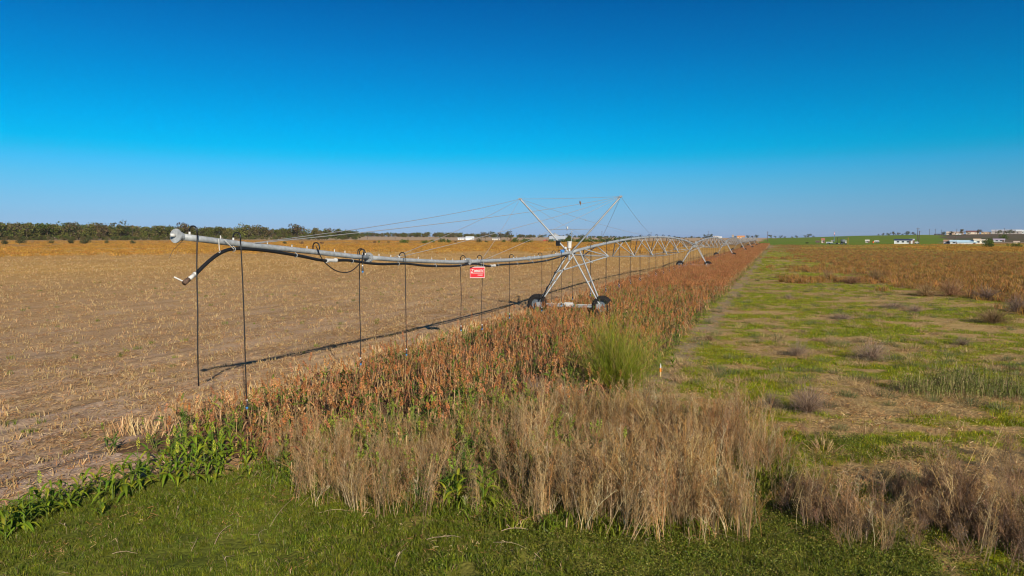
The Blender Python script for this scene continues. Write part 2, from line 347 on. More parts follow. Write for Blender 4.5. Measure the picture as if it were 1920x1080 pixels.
def strip(y0, y1, dens, u0=SUL, u1=SUR):
    e = np.geomspace(y0, y1, 60); XX = []; YY = []
    for i in range(len(e)-1):
        n = rng.poisson((e[i+1]-e[i])*(u1-u0)*dens((e[i]+e[i+1])/2)); y = rng.uniform(e[i], e[i+1], n); u = rng.uniform(u0, u1, n)
        XX.append(u+KS*y); YY.append(y)
    return np.concatenate(XX), np.concatenate(YY)
# ---------------------------------------------------------------- plant kinds
HEAD = (.35, .155, .060); DRYL = (.36, .195, .072); STALK = (.42, .27, .13); GRN = (.075, .135, .016); YGRN = (.19, .23, .02)
def leaf_pts(b, a, L, up=.7, drop=1.0, n=4):
    pts = []
    for i in range(n+1):
        t = i/n; r = L*(t*.85); z = L*(up*t - drop*t*t)
        pts.append((b[0]+math.cos(a)*r, b[1]+math.sin(a)*r, b[2]+z))
    return pts
def sorghum(mb, ox=0, oy=0, H=1.1, green=.25, head=True, simple=False, headcol=HEAD):
    lx, ly = random.gauss(0, .05), random.gauss(0, .05)
    top = (ox+lx, oy+ly, H*.80)
    mb.tube([(ox, oy, 0), (ox+lx*.4, oy+ly*.4, H*.45), top], [.010, .008, .005], 3, jit(STALK if random.random() > green else (.17, .19, .05)), cap=False)
    for k in range(4 if simple else 7):
        t = random.uniform(.12, .78); g = random.random() < green*(1.5-t)
        a = random.uniform(0, 2*PI); Lf = random.uniform(.25, .46)*H
        c = jit(random.choice([GRN, GRN, (.12, .18, .02), YGRN]), .25) if g else jit(random.choice([DRYL, DRYL, STALK, (.30, .12, .05), (.22, .12, .06)]), .25)
        b = (ox+lx*t, oy+ly*t, H*.8*t)
        w = random.uniform(.026, .045)
        mb.ribbon(leaf_pts(b, a, Lf, *( (1.0, .75) if g else (.55, 1.15)), n=3), [w*.7, w, w*.8, .003], c, side=(-math.sin(a), math.cos(a), random.uniform(-.4, .4)))
    if head:
        hl = random.uniform(.20, .32)*H; tilt = (random.gauss(0, .25), random.gauss(0, .25)); rr = random.uniform(.013, .026)
        n = 16 if simple else 34
        hc = jit(headcol, .2)
        for k in range(n):
            t = (k+.5)/n; a = k*2.4; r = rr*(.45+1.1*math.sin(PI*min(1, t*.9+.12)))*random.uniform(.6, 1.1)
            mb.quad((top[0]+tilt[0]*hl*t+math.cos(a)*r, top[1]+tilt[1]*hl*t+math.sin(a)*r, top[2]+hl*t), random.uniform(.024, .042)*(1.35 if simple else 1), jit(hc, .3), 1.0)
def kinds(n, fn, name, m, seed=0):
    out = []
    for i in range(n):
        random.seed(1000+seed*97+i); mb = MB(); fn(mb, i); out.append(mb.mesh('%s_mesh' % name, m))
    return out
K_sorg = kinds(12, lambda mb, i: sorghum(mb, H=random.uniform(.66, .98), green=.12 + .5*(i % 4 == 3), head=i not in (5, 10), headcol=[HEAD, (.30, .125, .046), (.39, .20, .088), (.34, .145, .046)][i % 4]), 'sorghum', M_dry, 1)
def sorg_clump(mb, i):
    for k in range(7): sorghum(mb, random.uniform(-.35, .35), random.uniform(-.35, .35), random.uniform(.74, .94), .14, simple=True)
K_sorgc = kinds(6, sorg_clump, 'sorghum_clump', M_dry, 2)
def greensorg(mb, i):
    for k in range(3): sorghum(mb, random.uniform(-.12, .12), random.uniform(-.12, .12), random.uniform(.7, 1.0), 1.0, head=random.random() < .35, headcol=(.22, .26, .03))
K_gsorg = kinds(5, greensorg, 'green_sorghum', M_green, 3)
WEEDC = [(.46, .325, .155), (.42, .26, .10), (.32, .22, .12), (.56, .45, .28), (.35, .18, .06), (.26, .17, .09)]
def weed(mb, i, H0=1.15, n=4, tuft=1.0, cols=WEEDC, flake=(.32, .17, .06)):
    bent = i % 4 == 3
    for k in range(n):
        x, y = random.uniform(-.12, .12), random.uniform(-.12, .12); H = H0*random.uniform(.6, 1.12); ln = .22 if bent else .10; lx, ly = random.gauss(0, ln)*H, random.gauss(0, ln)*H
        c = jit(random.choice(cols), .25); pale = (c[0]*1.12, c[1]*1.15, c[2]*1.2)
        P = lambda t: (x+lx*t*t+.01*math.sin(9*t+k), y+ly*t*t, H*t*(1 if not bent else 1-.15*t))
        mb.tube([P(0), P(.25), P(.5)], [.0052, .0046, .0040], 3, pale, cap=False)
        mb.tube([P(.5), P(.75), P(1)], [.0040, .003, .0015], 3, c, cap=False)
        for j in range(int(19*tuft)):
            t = random.uniform(.33, .98); a = random.uniform(0, 2*PI); Lb = random.uniform(.07, .24)*(1.25-t)*1.35; b = P(t)
            e = (b[0]+math.cos(a)*Lb*.6, b[1]+math.sin(a)*Lb*.6, b[2]+Lb*.85); mid = ((b[0]+e[0])/2+random.gauss(0, .012), (b[1]+e[1])/2+random.gauss(0, .012), (b[2]+e[2])/2)
            cb = jit(c, .25); mb.ribbon([b, mid, e], [.0042, .0034, .002], cb)
            mb.ribbon([mid, vadd(mid, (random.gauss(0, .03), random.gauss(0, .03), random.uniform(.02, .07)))], [.003, .002], cb)
            for q in range(2):
                f = random.uniform(.5, 1); mb.quad((b[0]+(e[0]-b[0])*f+random.gauss(0, .008), b[1]+(e[1]-b[1])*f+random.gauss(0, .008), b[2]+(e[2]-b[2])*f), random.uniform(.007, .016), jit(flake if random.random() < .7 else c, .3), 1.6)
K_weed = kinds(8, weed, 'dry_weed', M_dry, 4)
def bweed(mb, i):
    weed(mb, i, .62, 6, 1.0, [(.26, .165, .10), (.30, .185, .09), (.20, .145, .10)], (.22, .12, .045))
K_bweed = kinds(6, bweed, 'brown_weed', M_dry, 5)
def bclump(mb, i):
    for k in range(90):
        a = random.uniform(0, 2*PI); r = abs(random.gauss(0, .45)); x, y = math.cos(a)*r, math.sin(a)*r; h = random.uniform(.3, .75)*max(.3, 1-r*.5)
        mb.ribbon([(x, y, 0), (x+random.gauss(0, .05), y+random.gauss(0, .05), h*.6), (x+random.gauss(0, .12), y+random.gauss(0, .12), h)], [.02, .03, .012], jit(random.choice([(.34, .155, .035), (.27, .14, .055), (.40, .20, .045), (.18, .15, .03), (.31, .18, .09)]), .3))
K_bclump = kinds(6, bclump, 'brown_clump', M_dry, 6)
def tuft(mb, i, n=26, L0=.10, cols=((.12, .155, .010), (.17, .185, .013), (.085, .115, .008), (.14, .165, .010)), R0=.09, dead=.08):
    for k in range(n):
        a = random.uniform(0, 2*PI); r = R0*math.sqrt(random.random()); b = (math.cos(a)*r, math.sin(a)*r, -.01); L_ = L0*random.uniform(.6, 1.4); a2 = random.uniform(0, 2*PI); q = random.uniform(.3, 1.0)
        c = jit(random.choice(cols), .3) if random.random() > dead else jit((.30, .21, .10), .2)
        mb.ribbon([b, (b[0]+math.cos(a2)*L_*.3*q, b[1]+math.sin(a2)*L_*.3*q, L_*.6), (b[0]+math.cos(a2)*L_*q, b[1]+math.sin(a2)*L_*q, L_*(1-.35*q))], [.008, .007, .002], c)
K_tuft = kinds(8, tuft, 'grass_tuft', M_green, 7)
K_tuftB = kinds(6, lambda mb, i: tuft(mb, i, 75, .085, ((.19, .25, .004), (.28, .29, .006), (.13, .19, .004), (.36, .30, .012)), .30, .12), 'grass_patch', M_green, 8)
def clover(mb, i):
    for k in range(110):
        a = random.uniform(0, 2*PI); r = .17*math.sqrt(random.random()); mb.quad((math.cos(a)*r, math.sin(a)*r, random.uniform(.0, .10)), random.uniform(.010, .022), jit(random.choice([(.10, .130, .012), (.15, .170, .016), (.065, .090, .008), (.20, .18, .03)]), .3))
K_clover = kinds(6, clover, 'clover', M_green, 9)
def litter(mb, i, n=30, W_=.36):
    for k in range(n):
        x, y = random.uniform(-W_, W_), random.uniform(-W_, W_); a = random.gauss(0, .9); Lh = random.uniform(.02, .085); z = random.uniform(.006, .03)
        d = (math.cos(a)*Lh, math.sin(a)*Lh, random.gauss(0, .2)*Lh)
        mb.ribbon([vadd((x, y, z), vmul(d, -1)), (x, y, z+random.uniform(0, .015)), vadd((x, y, z), d)], random.uniform(.005, .013), jit(random.choice([(.56, .37, .15), (.49, .29, .11), (.40, .20, .07), (.62, .45, .24), (.20, .11, .055), (.34, .17, .06)]), .25), side=(-math.sin(a), math.cos(a), random.gauss(0, .3)))
K_lit = kinds(8, litter, 'straw_litter', M_dry, 10)
def stub(mb, i, H0=.085, n=3, br=1.0):
    for k in range(n):
        x, y = random.gauss(0, .05), random.gauss(0, .05); h = H0*random.uniform(.5, 1.5); lx, ly = random.gauss(0, .25)*h, random.gauss(0, .25)*h
        mb.tube([(x, y, -.02), (x+lx, y+ly, h)], [.008, .006], 4, jit(random.choice([(.50*br, .36*br, .18*br), (.44*br, .29*br, .13*br), (.36*br, .21*br, .09*br)]), .2))
        if random.random() < .6:
            a = random.uniform(0, 2*PI); mb.ribbon(leaf_pts((x, y, h*.5), a, random.uniform(.05, .14), .3, 1.0, 2), [.012, .012, .003], jit((.38, .24, .10), .2), side=(-math.sin(a), math.cos(a), .2))
K_stub = kinds(6, stub, 'stubble', M_dry, 11)
K_stubT = kinds(6, lambda mb, i: stub(mb, i, .27, 6, 1.3), 'tall_stubble', M_dry, 12)
def herb(mb, i, c0=((.12, .14, .045), (.16, .16, .07), (.09, .115, .03)), R0=.35, H=.28, n=110):
    for k in range(n):
        a = random.uniform(0, 2*PI); r = R0*math.sqrt(random.random()); x, y = math.cos(a)*r, math.sin(a)*r; h = H*random.uniform(.4, 1.1)*(1-.5*(r/R0)**2)
        mb.ribbon([(x*.6, y*.6, 0), (x*.85, y*.85, h*.6), (x*1.1, y*1.1, h)], [.006, .006, .003], jit(random.choice(c0), .3)); mb.quad((x, y, h*random.uniform(.5, 1)), .016, jit(random.choice(c0), .3))
K_herb = kinds(6, herb, 'low_herb', M_green, 13)
K_dryherb = kinds(6, lambda mb, i: herb(mb, i, ((.44, .31, .15), (.36, .25, .12), (.27, .17, .09)), .4, .24, 110), 'dry_herb', M_dry, 14)
# ---------------------------------------------------------------- the fields
keep = lambda X, Y, k: (X[k], Y[k])
# crop strip
def gap_(X, Y):
    s = (X-3.46)*.3607+(Y-41)*.9327; n = (X-3.46)*.9327-(Y-41)*.3607; q = np.zeros(len(X), bool)
    for k in range(7): q |= (np.abs(s-66.5*k) < .4) & (np.abs(np.abs(n)-2.03) < .65) | (s-66.5*k > -1.9) & (s-66.5*k < .3) & (np.abs(n) < 2.6) & (rng.random(len(X)) < .3)
    for k in range(7): q |= (s-66.5*k > -3.4) & (s-66.5*k < -.3) & (np.abs(np.abs(n)-1.9) < .8) & (rng.random(len(X)) < .62)
    return q
def crop_ok(X, Y):
    m = masks(X, Y); return (rng.random(len(X)) < m['sor']) & (sdpoly(X, Y, WEED) > rng.normal(-1.3, 1.1, len(X))) & ~gap_(X, Y) & (sdpoly(X, Y, LAWN) > .3)
X, Y = strip(13, 62, lambda d: 12.5 if d < 40 else 11); k = crop_ok(X, Y); X, Y = keep(X, Y, k)
uq = np.round((U(X, Y)-SUL)/.76)*.76+SUL; X = X + (uq-U(X, Y))*.55; k = rng.random(len(X)) < np.clip(2.4*fbm(X*.8, Y*.8, 92)-.35, .25, 1); X, Y = keep(X, Y, k)
scatter('sorghum_crop', 'ripe rust-headed sorghum standing in a long strip under the irrigation pipe', 'sorghum', K_sorg, X, Y, rng.uniform(.78, 1.12, len(X))*np.clip(.7+.62*fbm(X*.6, Y*.6, 93), .8, 1.2), .11)
print('sorghum', len(X))
X, Y = strip(56, 440, lambda d: 3.2*min(1, (70/d)**.9)); k = crop_ok(X, Y); X, Y = keep(X, Y, k)
scatter('distant_sorghum_crop', 'ripe rust-headed sorghum strip narrowing towards the horizon', 'sorghum', K_sorgc, X, Y, rng.uniform(.85, 1.1, len(X)), .05)
X, Y = strip(13.5, 60, lambda d: 2.2); m = masks(X, Y)
k = (fbm(X*.45, Y*.45, 95) > .53 - .05*np.clip((20-Y)/5, 0, 1)) & (sdpoly(X, Y, LAWN) > .5); X, Y = keep(X, Y, k)
X2, Y2 = strip(18, 200, lambda d: 3.2*min(1, 60/d), SUR-.25, SUR+.25)
X = np.r_[X, X2]; Y = np.r_[Y, Y2]
scatter('green_sorghum_regrowth', 'green leafy regrowth among the ripe sorghum and along its right edge', 'sorghum', K_gsorg, X, Y, rng.uniform(.55, 1.0, len(X))*np.where(np.arange(len(X)) < len(X)-len(X2), 1, .62), .1)
# dry weeds in front of the strip
X = rng.uniform(-6, 6.5, 9000); Y = rng.uniform(10, 19, 9000)
sd = sdpoly(X, Y, WEED) + (fbm(X*1.1, Y*1.1, 97)-.5)*2.2 - np.abs(rng.normal(0, .18, 9000))
gap = np.exp(-((X+.45)**2/.9+(Y-12.0)**2/.5)) + .8*np.exp(-((X-.7)**2/.5+(Y-13.3)**2/.5))
k = (sd < 0) & ~((X > 1.7) & (X < 4.9) & (Y > 16.0)) & (rng.random(9000) < np.where((Y > 14.2) & (X < 1.4), .30, .62)*(1-gap)*np.clip(2.4*fbm(X*1.1, Y*1.1, 98)-.35, .28, 1.2)); X, Y = keep(X, Y, k)
scatter('dry_weed_thicket', 'tall tan dry weeds with frizzy seed heads in front of the sorghum', 'weeds', K_weed, X, Y, rng.uniform(.55, 1.12, len(X))*np.clip(.25+1.45*fbm(X*.9, Y*.9, 196), .5, 1.2)*np.clip(1.0-(Y-13)*.045*(X < 2), .78, 1)*np.clip(.88+.10*(X+1), .74, 1), .13)
Xu = rng.uniform(-5.2, 5.4, 1500); Yu = rng.uniform(10.8, 18, 1500); k = (sdpoly(Xu, Yu, WEED) < 0); Xu, Yu = keep(Xu, Yu, k)
scatter('weed_undergrowth', 'short dead undergrowth and straw at the foot of the tall weeds', 'weeds', K_dryherb+K_lit, Xu, Yu, rng.uniform(.7, 1.3, len(Xu)), .1)
print('weeds', len(X))
# green sorghum leaves in the thicket's left half
X = rng.uniform(-4.5, 3.0, 500); Y = rng.uniform(11.5, 18, 500); k = (sdpoly(X, Y, WEED) < -.05) & (fbm(X*.9, Y*.9, 99) > .44+.05*X); X, Y = keep(X, Y, k)
Xe = rng.uniform(-6, 7, 9000); Ye = rng.uniform(10, 18, 9000); se = sdpoly(Xe, Ye, WEED); ke = (se > -1.1) & (se < .35) & (Ye < 15) & (rng.random(9000) < .35); Xe, Ye = keep(Xe, Ye, ke)
scatter('thicket_foot_grass', 'green and yellowing grass growing up between the feet of the tall weeds', 'grass', K_tuft, Xe, Ye, rng.uniform(1.2, 2.8, len(Xe)), .25)
scatter('green_regrowth_in_weeds', 'green sorghum leaves showing between the dry weeds', 'sorghum', K_gsorg, X, Y, rng.uniform(.6, .95, len(X)), .1)
# dry weeds bottom right
X = rng.uniform(3.5, 17, 11000)[:9000]; Y = rng.uniform(7, 19, 9000)
n_ = fbm(X*.55, Y*.55, 101)
z1 = np.exp(-((X-5.25)**2/.40+(Y-10.9)**2/1.9)); z2 = np.exp(-((X-7.9)**2/1.9+(Y-10.7)**2/1.9)); z3 = np.exp(-((X-12)**2/8+(Y-12.5)**2/4.5)); z4 = np.exp(-((X-7.0)**2/1.2+(Y-14.6)**2/1.0))
k = (rng.random(9000) < np.clip(z1*1.6+z2*1.25+z3*.5+z4*.25-.16, 0, 1)*np.maximum(np.clip((n_-.43)*9, .0, 1), np.clip(z1*.9+z2*.4, 0, 1))*.85) & (sdpoly(X, Y, WEED) > .55); X, Y = keep(X, Y, k)
scatter('dry_weed_patch', 'loose patches of dry grey-brown weeds over green undergrowth', 'weeds', K_weed[:3]+K_bweed+K_bweed, X, Y, rng.uniform(.6, 1.05, len(X))*np.where(X > 7.2, 1.1, .95), .22)
# brown field
X, Y = sample(34, 95, lambda d: 1.6*min(1, 60/d), 15, 41); m = masks(X, Y); k = rng.random(len(X)) < m['brown']*.9; X, Y = keep(X, Y, k)
X2, Y2 = sample(90, 460, lambda d: .75*min(1, (110/d)**1.3), 15, 41); m = masks(X2, Y2); k = rng.random(len(X2)) < m['brown']*.9; X2, Y2 = keep(X2, Y2, k)
scatter('brown_weed_field', 'wide field of knee-high brown dead weeds right of the green lane', 'weeds', K_bclump, np.r_[X, X2], np.r_[Y, Y2], np.r_[rng.uniform(.5, 1.0, len(X)), rng.uniform(.5, 1.0, len(X2))*np.clip(1.25-np.hypot(X2, Y2)/500, .5, 1)], .08)
print('brown', len(X)+len(X2))
# stubble field
X, Y = sample(9, 170, lambda d: 11*min(1, (24/d)**1.2), -42, 20); m = masks(X, Y); k = (rng.random(len(X)) < m['left']*(1-m['lawn'])*np.clip(2.6*fbm(Y*.12, U(X, Y)*.7, 132)-.45, .3, 1)); X, Y = keep(X, Y, k)
scatter('straw_litter', 'broken straw lying over the harvested field', 'straw', K_lit, X, Y, rng.uniform(.8, 1.3, len(X)), .05, .005, rz=rng.normal(math.atan2(1, KS), .5, len(X)))
print('litter', len(X))
X, Y = sample(9, 330, lambda d: 12*min(1, (22/d)**1.35), -42, 20); u = U(X, Y)
X = X + (np.round(u/.82)*.82 - u) + rng.normal(0, .05, len(X)); m = masks(X, Y); k = (rng.random(len(X)) < m['left']*(1-m['lawn'])*.8) & (fbm(X*.6, Y*.6, 103) > .38); X, Y = keep(X, Y, k)
scatter('stubble', 'cut sorghum stubble in rows across the harvested field', 'stubble', K_stub, X, Y, rng.uniform(.6, 1.4, len(X))*(1+np.clip(np.hypot(X, Y)/90-.3, 0, 1)), .12)
X, Y = strip(15.5, 130, lambda d: 13*min(1, 34/d), SUL-1.5, SUL+.3); k = fbm(X*.8, Y*.8, 104) > .42; X, Y = keep(X, Y, k)
scatter('tall_stubble', 'pale tall stubble beside the left edge of the sorghum', 'stubble', K_stubT, X, Y, rng.uniform(.5, 1.2, len(X)), .15)
X, Y = sample(11, 90, lambda d: .16, -42, 16); m = masks(X, Y); k = (m['left']*(1-m['lawn']) > .9) & (fbm(X*.25, Y*.25, 105) > .55); X, Y = keep(X, Y, k)
scatter('field_weed', 'small green weeds dotted over the harvested field', 'weeds', K_tuft, X, Y, rng.uniform(.8, 1.8, len(X)), .1)
K_gold = kinds(5, lambda mb, i: [mb.ribbon([(x, y, -.03), (x+random.gauss(0, .05), y, h*.6), (x+random.gauss(0, .12), y+random.gauss(0, .1), h)], [.05, .06, .01], jit(random.choice([(.40, .205, .035), (.44, .235, .05), (.34, .165, .03), (.30, .17, .035)]), .3)) for x, y, h in [(random.gauss(0, .55), random.gauss(0, .55), random.uniform(.1, .36)) for _ in range(46)]], 'gold_grass', M_dry, 15)
X, Y = sample(205, 640, lambda d: .16*min(1, (260/d)**1.3), -42, 14); m = masks(X, Y); k = (m['left'] > .5) & (fbm(X*.012, Y*.07, 130) > .42) & (rng.random(len(X)) < np.clip((np.hypot(X, Y)-205)/70, .1, .8)); X, Y = keep(X, Y, k)
X2, Y2 = sample(215, 470, lambda d: .12*min(1, (260/d)**1.2), 18, 42); m = masks(X2, Y2); k = (m['brown'] < .5) & (m['hill'] < .5) & (m['px'] > 1530) & (fbm(X2*.01, Y2*.06, 131) > .42); X2, Y2 = keep(X2, Y2, k)
scatter('golden_grass', 'dry golden grass over the far end of the fields', 'grass', K_gold, np.r_[X, X2], np.r_[Y, Y2], rng.uniform(.8, 2.0, len(X)+len(X2)), .05)
print('gold', len(X)+len(X2))
# lawn in front
X, Y = sample(7.5, 15.5, lambda d: 125, -42, 42); m = masks(X, Y); cz = np.clip((X+.5)/3, 0, 1)*.75
k = (rng.random(len(X)) < m['lawn']*(1-m['weed'])*(1-cz)*np.clip(3.0*fbm(X*.55, Y*.55, 123)-.5, .55, 1)); X1, Y1 = keep(X, Y, k)
scatter('front_grass', 'short green grass along the front edge of the fields', 'grass', K_tuft, X1, Y1, rng.uniform(.6, 1.15, len(X1))*np.clip(.35+1.3*fbm(X1*.7, Y1*.7, 122), .55, 1.5), .15)
X, Y = sample(7.5, 17.5, lambda d: 34, -20, 42); m = masks(X, Y)
k = (rng.random(len(X)) < np.clip((X+1.5)/3, 0, 1)*np.maximum(m['lawn'], (sdpoly(X, Y, WEED) > 0)*(Y < 13.5+.3*X)*(patch(X, Y) < .5)*(U(X, Y) > -4))*(1-m['weed'])); X, Y = keep(X, Y, k)
scatter('low_clover', 'dark green low broadleaf ground cover in the lower right', 'ground cover', K_clover, X, Y, rng.uniform(.7, 1.4, len(X)), .15)
print('lawn', len(X1), len(X))
X = rng.uniform(-9, 7, 4200); Y = rng.uniform(8, 15, 4200); ml = masks(X, Y); sdw = sdpoly(X, Y, WEED)
k = (ml['lawn'] > .5) & (rng.random(4200) < np.clip(.06*(fbm(X*.8, Y*.8, 120) > .5) + np.exp(-np.maximum(sdw, 0)/.3)*.6*(fbm(X*1.2, Y*1.2, 121) > .42), 0, 1)); X, Y = keep(X, Y, k)
scatter('lawn_straw', 'loose straw dropped over the front grass, thickest below the weeds', 'straw', K_lit, X, Y, rng.uniform(.5, .9, len(X)), .12, .04)
# meadow right
def meadow(X, Y):
    m = masks(X, Y); return (1-m['lawn'])*(1-m['weed'])*(1-m['left'])*(1-m['sor'])*(1-m['brown']*.8)*(1-m['hill']), m
X, Y = sample(11, 240, lambda d: 11*min(1, (26/d)**1.35), 3, 42); w, m = meadow(X, Y); pt = patch(X, Y); k = rng.random(len(X)) < w*(1-pt)*(1-m['dirt']*.8); X1, Y1 = keep(X, Y, k)
scatter('meadow_grass', 'bright green grass in uneven patches over the right-hand lane', 'grass', K_tuftB, X1, Y1, rng.uniform(.6, 1.2, len(X1))*(1+np.clip(np.hypot(X1, Y1)/150-.2, 0, .8)), .1)
X, Y = sample(11, 110, lambda d: 7*min(1, (26/d)**1.35), 3, 42); w, m = meadow(X, Y); pt = patch(X, Y); k = rng.random(len(X)) < w*np.maximum(pt, m['dirt']*.6); X2, Y2 = keep(X, Y, k)
scatter('meadow_straw', 'dead flattened straw between the green patches', 'straw', K_lit, X2, Y2, rng.uniform(.7, 1.3, len(X2)), .08, .01)
X, Y = sample(11, 150, lambda d: 2.2*min(1, (30/d)**1.2), 3, 42); w, m = meadow(X, Y); k = (rng.random(len(X)) < w*np.clip((fbm(X*.3, Y*.5, 107)-.44)*7, .04, 1)); X3, Y3 = keep(X, Y, k)
scatter('meadow_herbs', 'low grey-green herbs and dry seedy tufts in the right-hand lane', 'weeds', K_herb+K_dryherb+K_dryherb, X3, Y3, rng.uniform(.5, 1.2, len(X3)), .1)
print('meadow', len(X1), len(X2), len(X3))
# ---------------------------------------------------------------- irrigation machine
DV = (.3607, .9327); NV = (.9327, -.3607); T1 = (3.46, 41.0)
SPAN = 66.5; NT = 7
def MP(s, n, h): return (T1[0]+DV[0]*s+NV[0]*n, T1[1]+DV[1]*s+NV[1]*n, h)
def pipe_h(s):
    if s <= 0: return float(np.interp(s, [-28.8, -26.9, -24.3, -22.3, -19.4, -15.8, -10, -5, 0], [4.65, 4.46, 4.24, 4.06, 3.87, 3.69, 3.60, 3.61, 3.74]))
    k = int(s // SPAN); t = (s % SPAN)/SPAN
    a = MP(k*SPAN, 0, 0); b = MP((k+1)*SPAN, 0, 0)
    return 3.76 + 4*1.0*t*(1-t) + float(terr(a[0], a[1])*(1-t) + terr(b[0], b[1])*t)
MACH = thing('irrigation_machine', 'long galvanised centre pivot irrigation machine on wheeled towers, its free end reaching over the stubble', 'irrigation machine', MP(0, 0, 0))
MO = MP(0, 0, 0)
def loc_(p): return (p[0]-MO[0], p[1]-MO[1], p[2]-MO[2])
def rel(mb): mb.v = [loc_(v) for v in mb.v]; return mb
def part(mb, name, m, smooth=False, parent=MACH, label=None):
    o = rel(mb).build(name, m, parent, smooth=smooth)
    if label: o['label'] = label
    return o
def pipe_run(s0, s1, r, step=1.0):
    n = max(2, int((s1-s0)/step)); return [MP(s0+(s1-s0)*i/n, 0, pipe_h(s0+(s1-s0)*i/n)) for i in range(n+1)]
for a, b, r in ((-28.7, -21.7, .070), (-21.7, -14.5, .072), (-14.5, 0, .082)):
    mb = MB(); mb.tube(pipe_run(a, b, r, .6), r, 14); part(mb, 'overhang_pipe', M_galv, True)
for s in (-21.7, -14.5, -7.2):
    mb = MB(); h = pipe_h(s)
    for ds in (-.045, .02): mb.tube([MP(s+ds, 0, pipe_h(s+ds)), MP(s+ds+.025, 0, pipe_h(s+ds+.025))], .155 if s != -7.2 else .12, 16)
    for q in range(8):
        a = 2*PI*q/8; mb.tube([MP(s-.08, .12*math.cos(a)*(1 if s != -7.2 else .75), h+.12*math.sin(a)*(1 if s != -7.2 else .75)), MP(s+.08, .12*math.cos(a)*(1 if s != -7.2 else .75), h+.12*math.sin(a)*(1 if s != -7.2 else .75))], .012, 5)
    part(mb, 'pipe_flange', M_galvd)
# free end cap
mb = MB(); mb.tube([MP(-28.83, 0, 4.655), MP(-28.80, 0, 4.652)], .150, 20); mb.tube([MP(-28.80, 0, 4.652), MP(-28.66, 0, 4.64)], [.11, .085], 14); ec = part(mb, 'end_cap', M_galv)
mb = MB(); mb.tube([MP(-28.93, -.02, 4.67), MP(-28.84, -.01, 4.665)], [.03, .045], 10); part(mb, 'end_plug', M_white, True)
mb = MB(); mb.tube([MP(-28.66, .02, 4.56), MP(-28.72, -.05, 4.46), MP(-28.78, -.15, 4.34), MP(-28.82, -.19, 4.20)], .005, 5); part(mb, 'loose_wire', M_black)
# small outlet stubs on the pipe
mb0 = MB(); mb0.tube([(0, 0, .06), (0, 0, .135)], .013, 6); stub_me = mb0.mesh('outlet_plug', M_white)
for s in [-27.6, -26.1, -25.2, -24.6, -23.4, -22.9, -22.0, -21.1, -20.4, -19.9, -18.6, -17.6, -16.5, -15.9, -14.9, -12, -11, -9, -7.9, -6.4, -4, -2.6]:
    p = loc_(MP(s, 0, pipe_h(s))); link('outlet_plug', stub_me, MACH, p)
# black feed hose under the overhang
FH = [(-28.38, 3.83), (-28.06, 4.06), (-27.7, 4.26), (-27.35, 4.355), (-26.93, 4.36), (-26.13, 4.30), (-24.94, 4.15), (-23.94, 4.00), (-22.82, 3.97), (-21.72, 3.85), (-20.81, 3.79), (-19.48, 3.76), (-17.99, 3.63), (-15.84, 3.54),
      (-14.53, 3.56), (-13.47, 3.53), (-12.46, 3.41), (-10.93, 3.42), (-8.15, 3.38), (-4.85, 3.40), (-2.47, 3.52), (-.7, 3.64)]
def smoothpts(P, k=5):
    o = []
    for i in range(len(P)-1):
        p0, p1, p2, p3 = P[max(i-1, 0)], P[i], P[i+1], P[min(i+2, len(P)-1)]
        for j in range(k):
            t = j/k; o.append(tuple(.5*((2*p1[q])+(-p0[q]+p2[q])*t+(2*p0[q]-5*p1[q]+4*p2[q]-p3[q])*t*t+(-p0[q]+3*p1[q]-3*p2[q]+p3[q])*t**3) for q in range(len(p1))))
    return o+[P[-1]]
mb = MB(); mb.tube([MP(s, .03, h) for s, h in smoothpts(FH)], .041, 10); part(mb, 'feed_hose', M_black, True, label='thick black hose strapped under the overhang pipe')
mb = MB(); mb.tube([MP(-28.40, .03, 3.83), MP(-28.55, .03, 3.745)], .043, 12); mb.tube([MP(-28.36, .03, 3.85), MP(-28.40, .03, 3.83)], .052, 12); part(mb, 'hose_coupling', M_white, True, label='white coupling on the free end of the black hose')
mb = MB(); mb.tube([MP(-28.55, .03, 3.745), MP(-28.68, .03, 3.665)], [.05, .055], 10); part(mb, 'hose_cap', M_rust, True)
mb = MB(); mb.tube([MP(-28.66, -.0, 3.70), MP(-28.78, -.13, 3.80)], .016, 8); part(mb, 'spigot', M_white)
for s in (-23.6, -12.0):
    h = float(np.interp(s, [p[0] for p in FH], [p[1] for p in FH])); mb = MB(); mb.tube([MP(s-.18, .03, h+.01), MP(s+.18, .03, h-.01)], .05, 10)
    for q in (-.2, .2): mb.tube([MP(s+q-.03, .03, h), MP(s+q+.03, .03, h)], .062, 10)
    part(mb, 'hose_splice', M_white)
def ring(mb, s, n, h, r, tr):
    mb.tube([MP(s, n+math.cos(2*PI*i/14)*r, h+math.sin(2*PI*i/14)*r) for i in range(15)], tr, 4, cap=False)
for s in (-27.25, -25.1, -22.6, -20.0, -17.4, -15.3, -13.3, -11.4, -9, -6.8, -4.6, -2.2):
    h = float(np.interp(s, [p[0] for p in FH], [p[1] for p in FH])); mb = MB(); ring(mb, s, .03, h, .05, .010)
    mb.tube([MP(s, .03, h+.05), MP(s, .02, pipe_h(s))], .008, 4); part(mb, 'hose_clamp', M_galv)
for s, dn in ((-27.75, 0), (-27.65, .05)):
    mb = MB(); hh = float(np.interp(s+.1, [p[0] for p in FH], [p[1] for p in FH])) + .02
    mb.tube([MP(s, dn+.09, pipe_h(s)+.05), MP(s+(.28 if dn else 0), dn+.10, (hh+.05) if not dn else 4.36)], .009, 5)
    if not dn: mb.tube([MP(s, .1+.02*math.cos(a), hh+.02+.03*math.sin(a)) for a in [PI*(.5-i/6) for i in range(9)]], .006, 4)
    part(mb, 'rope', M_white)
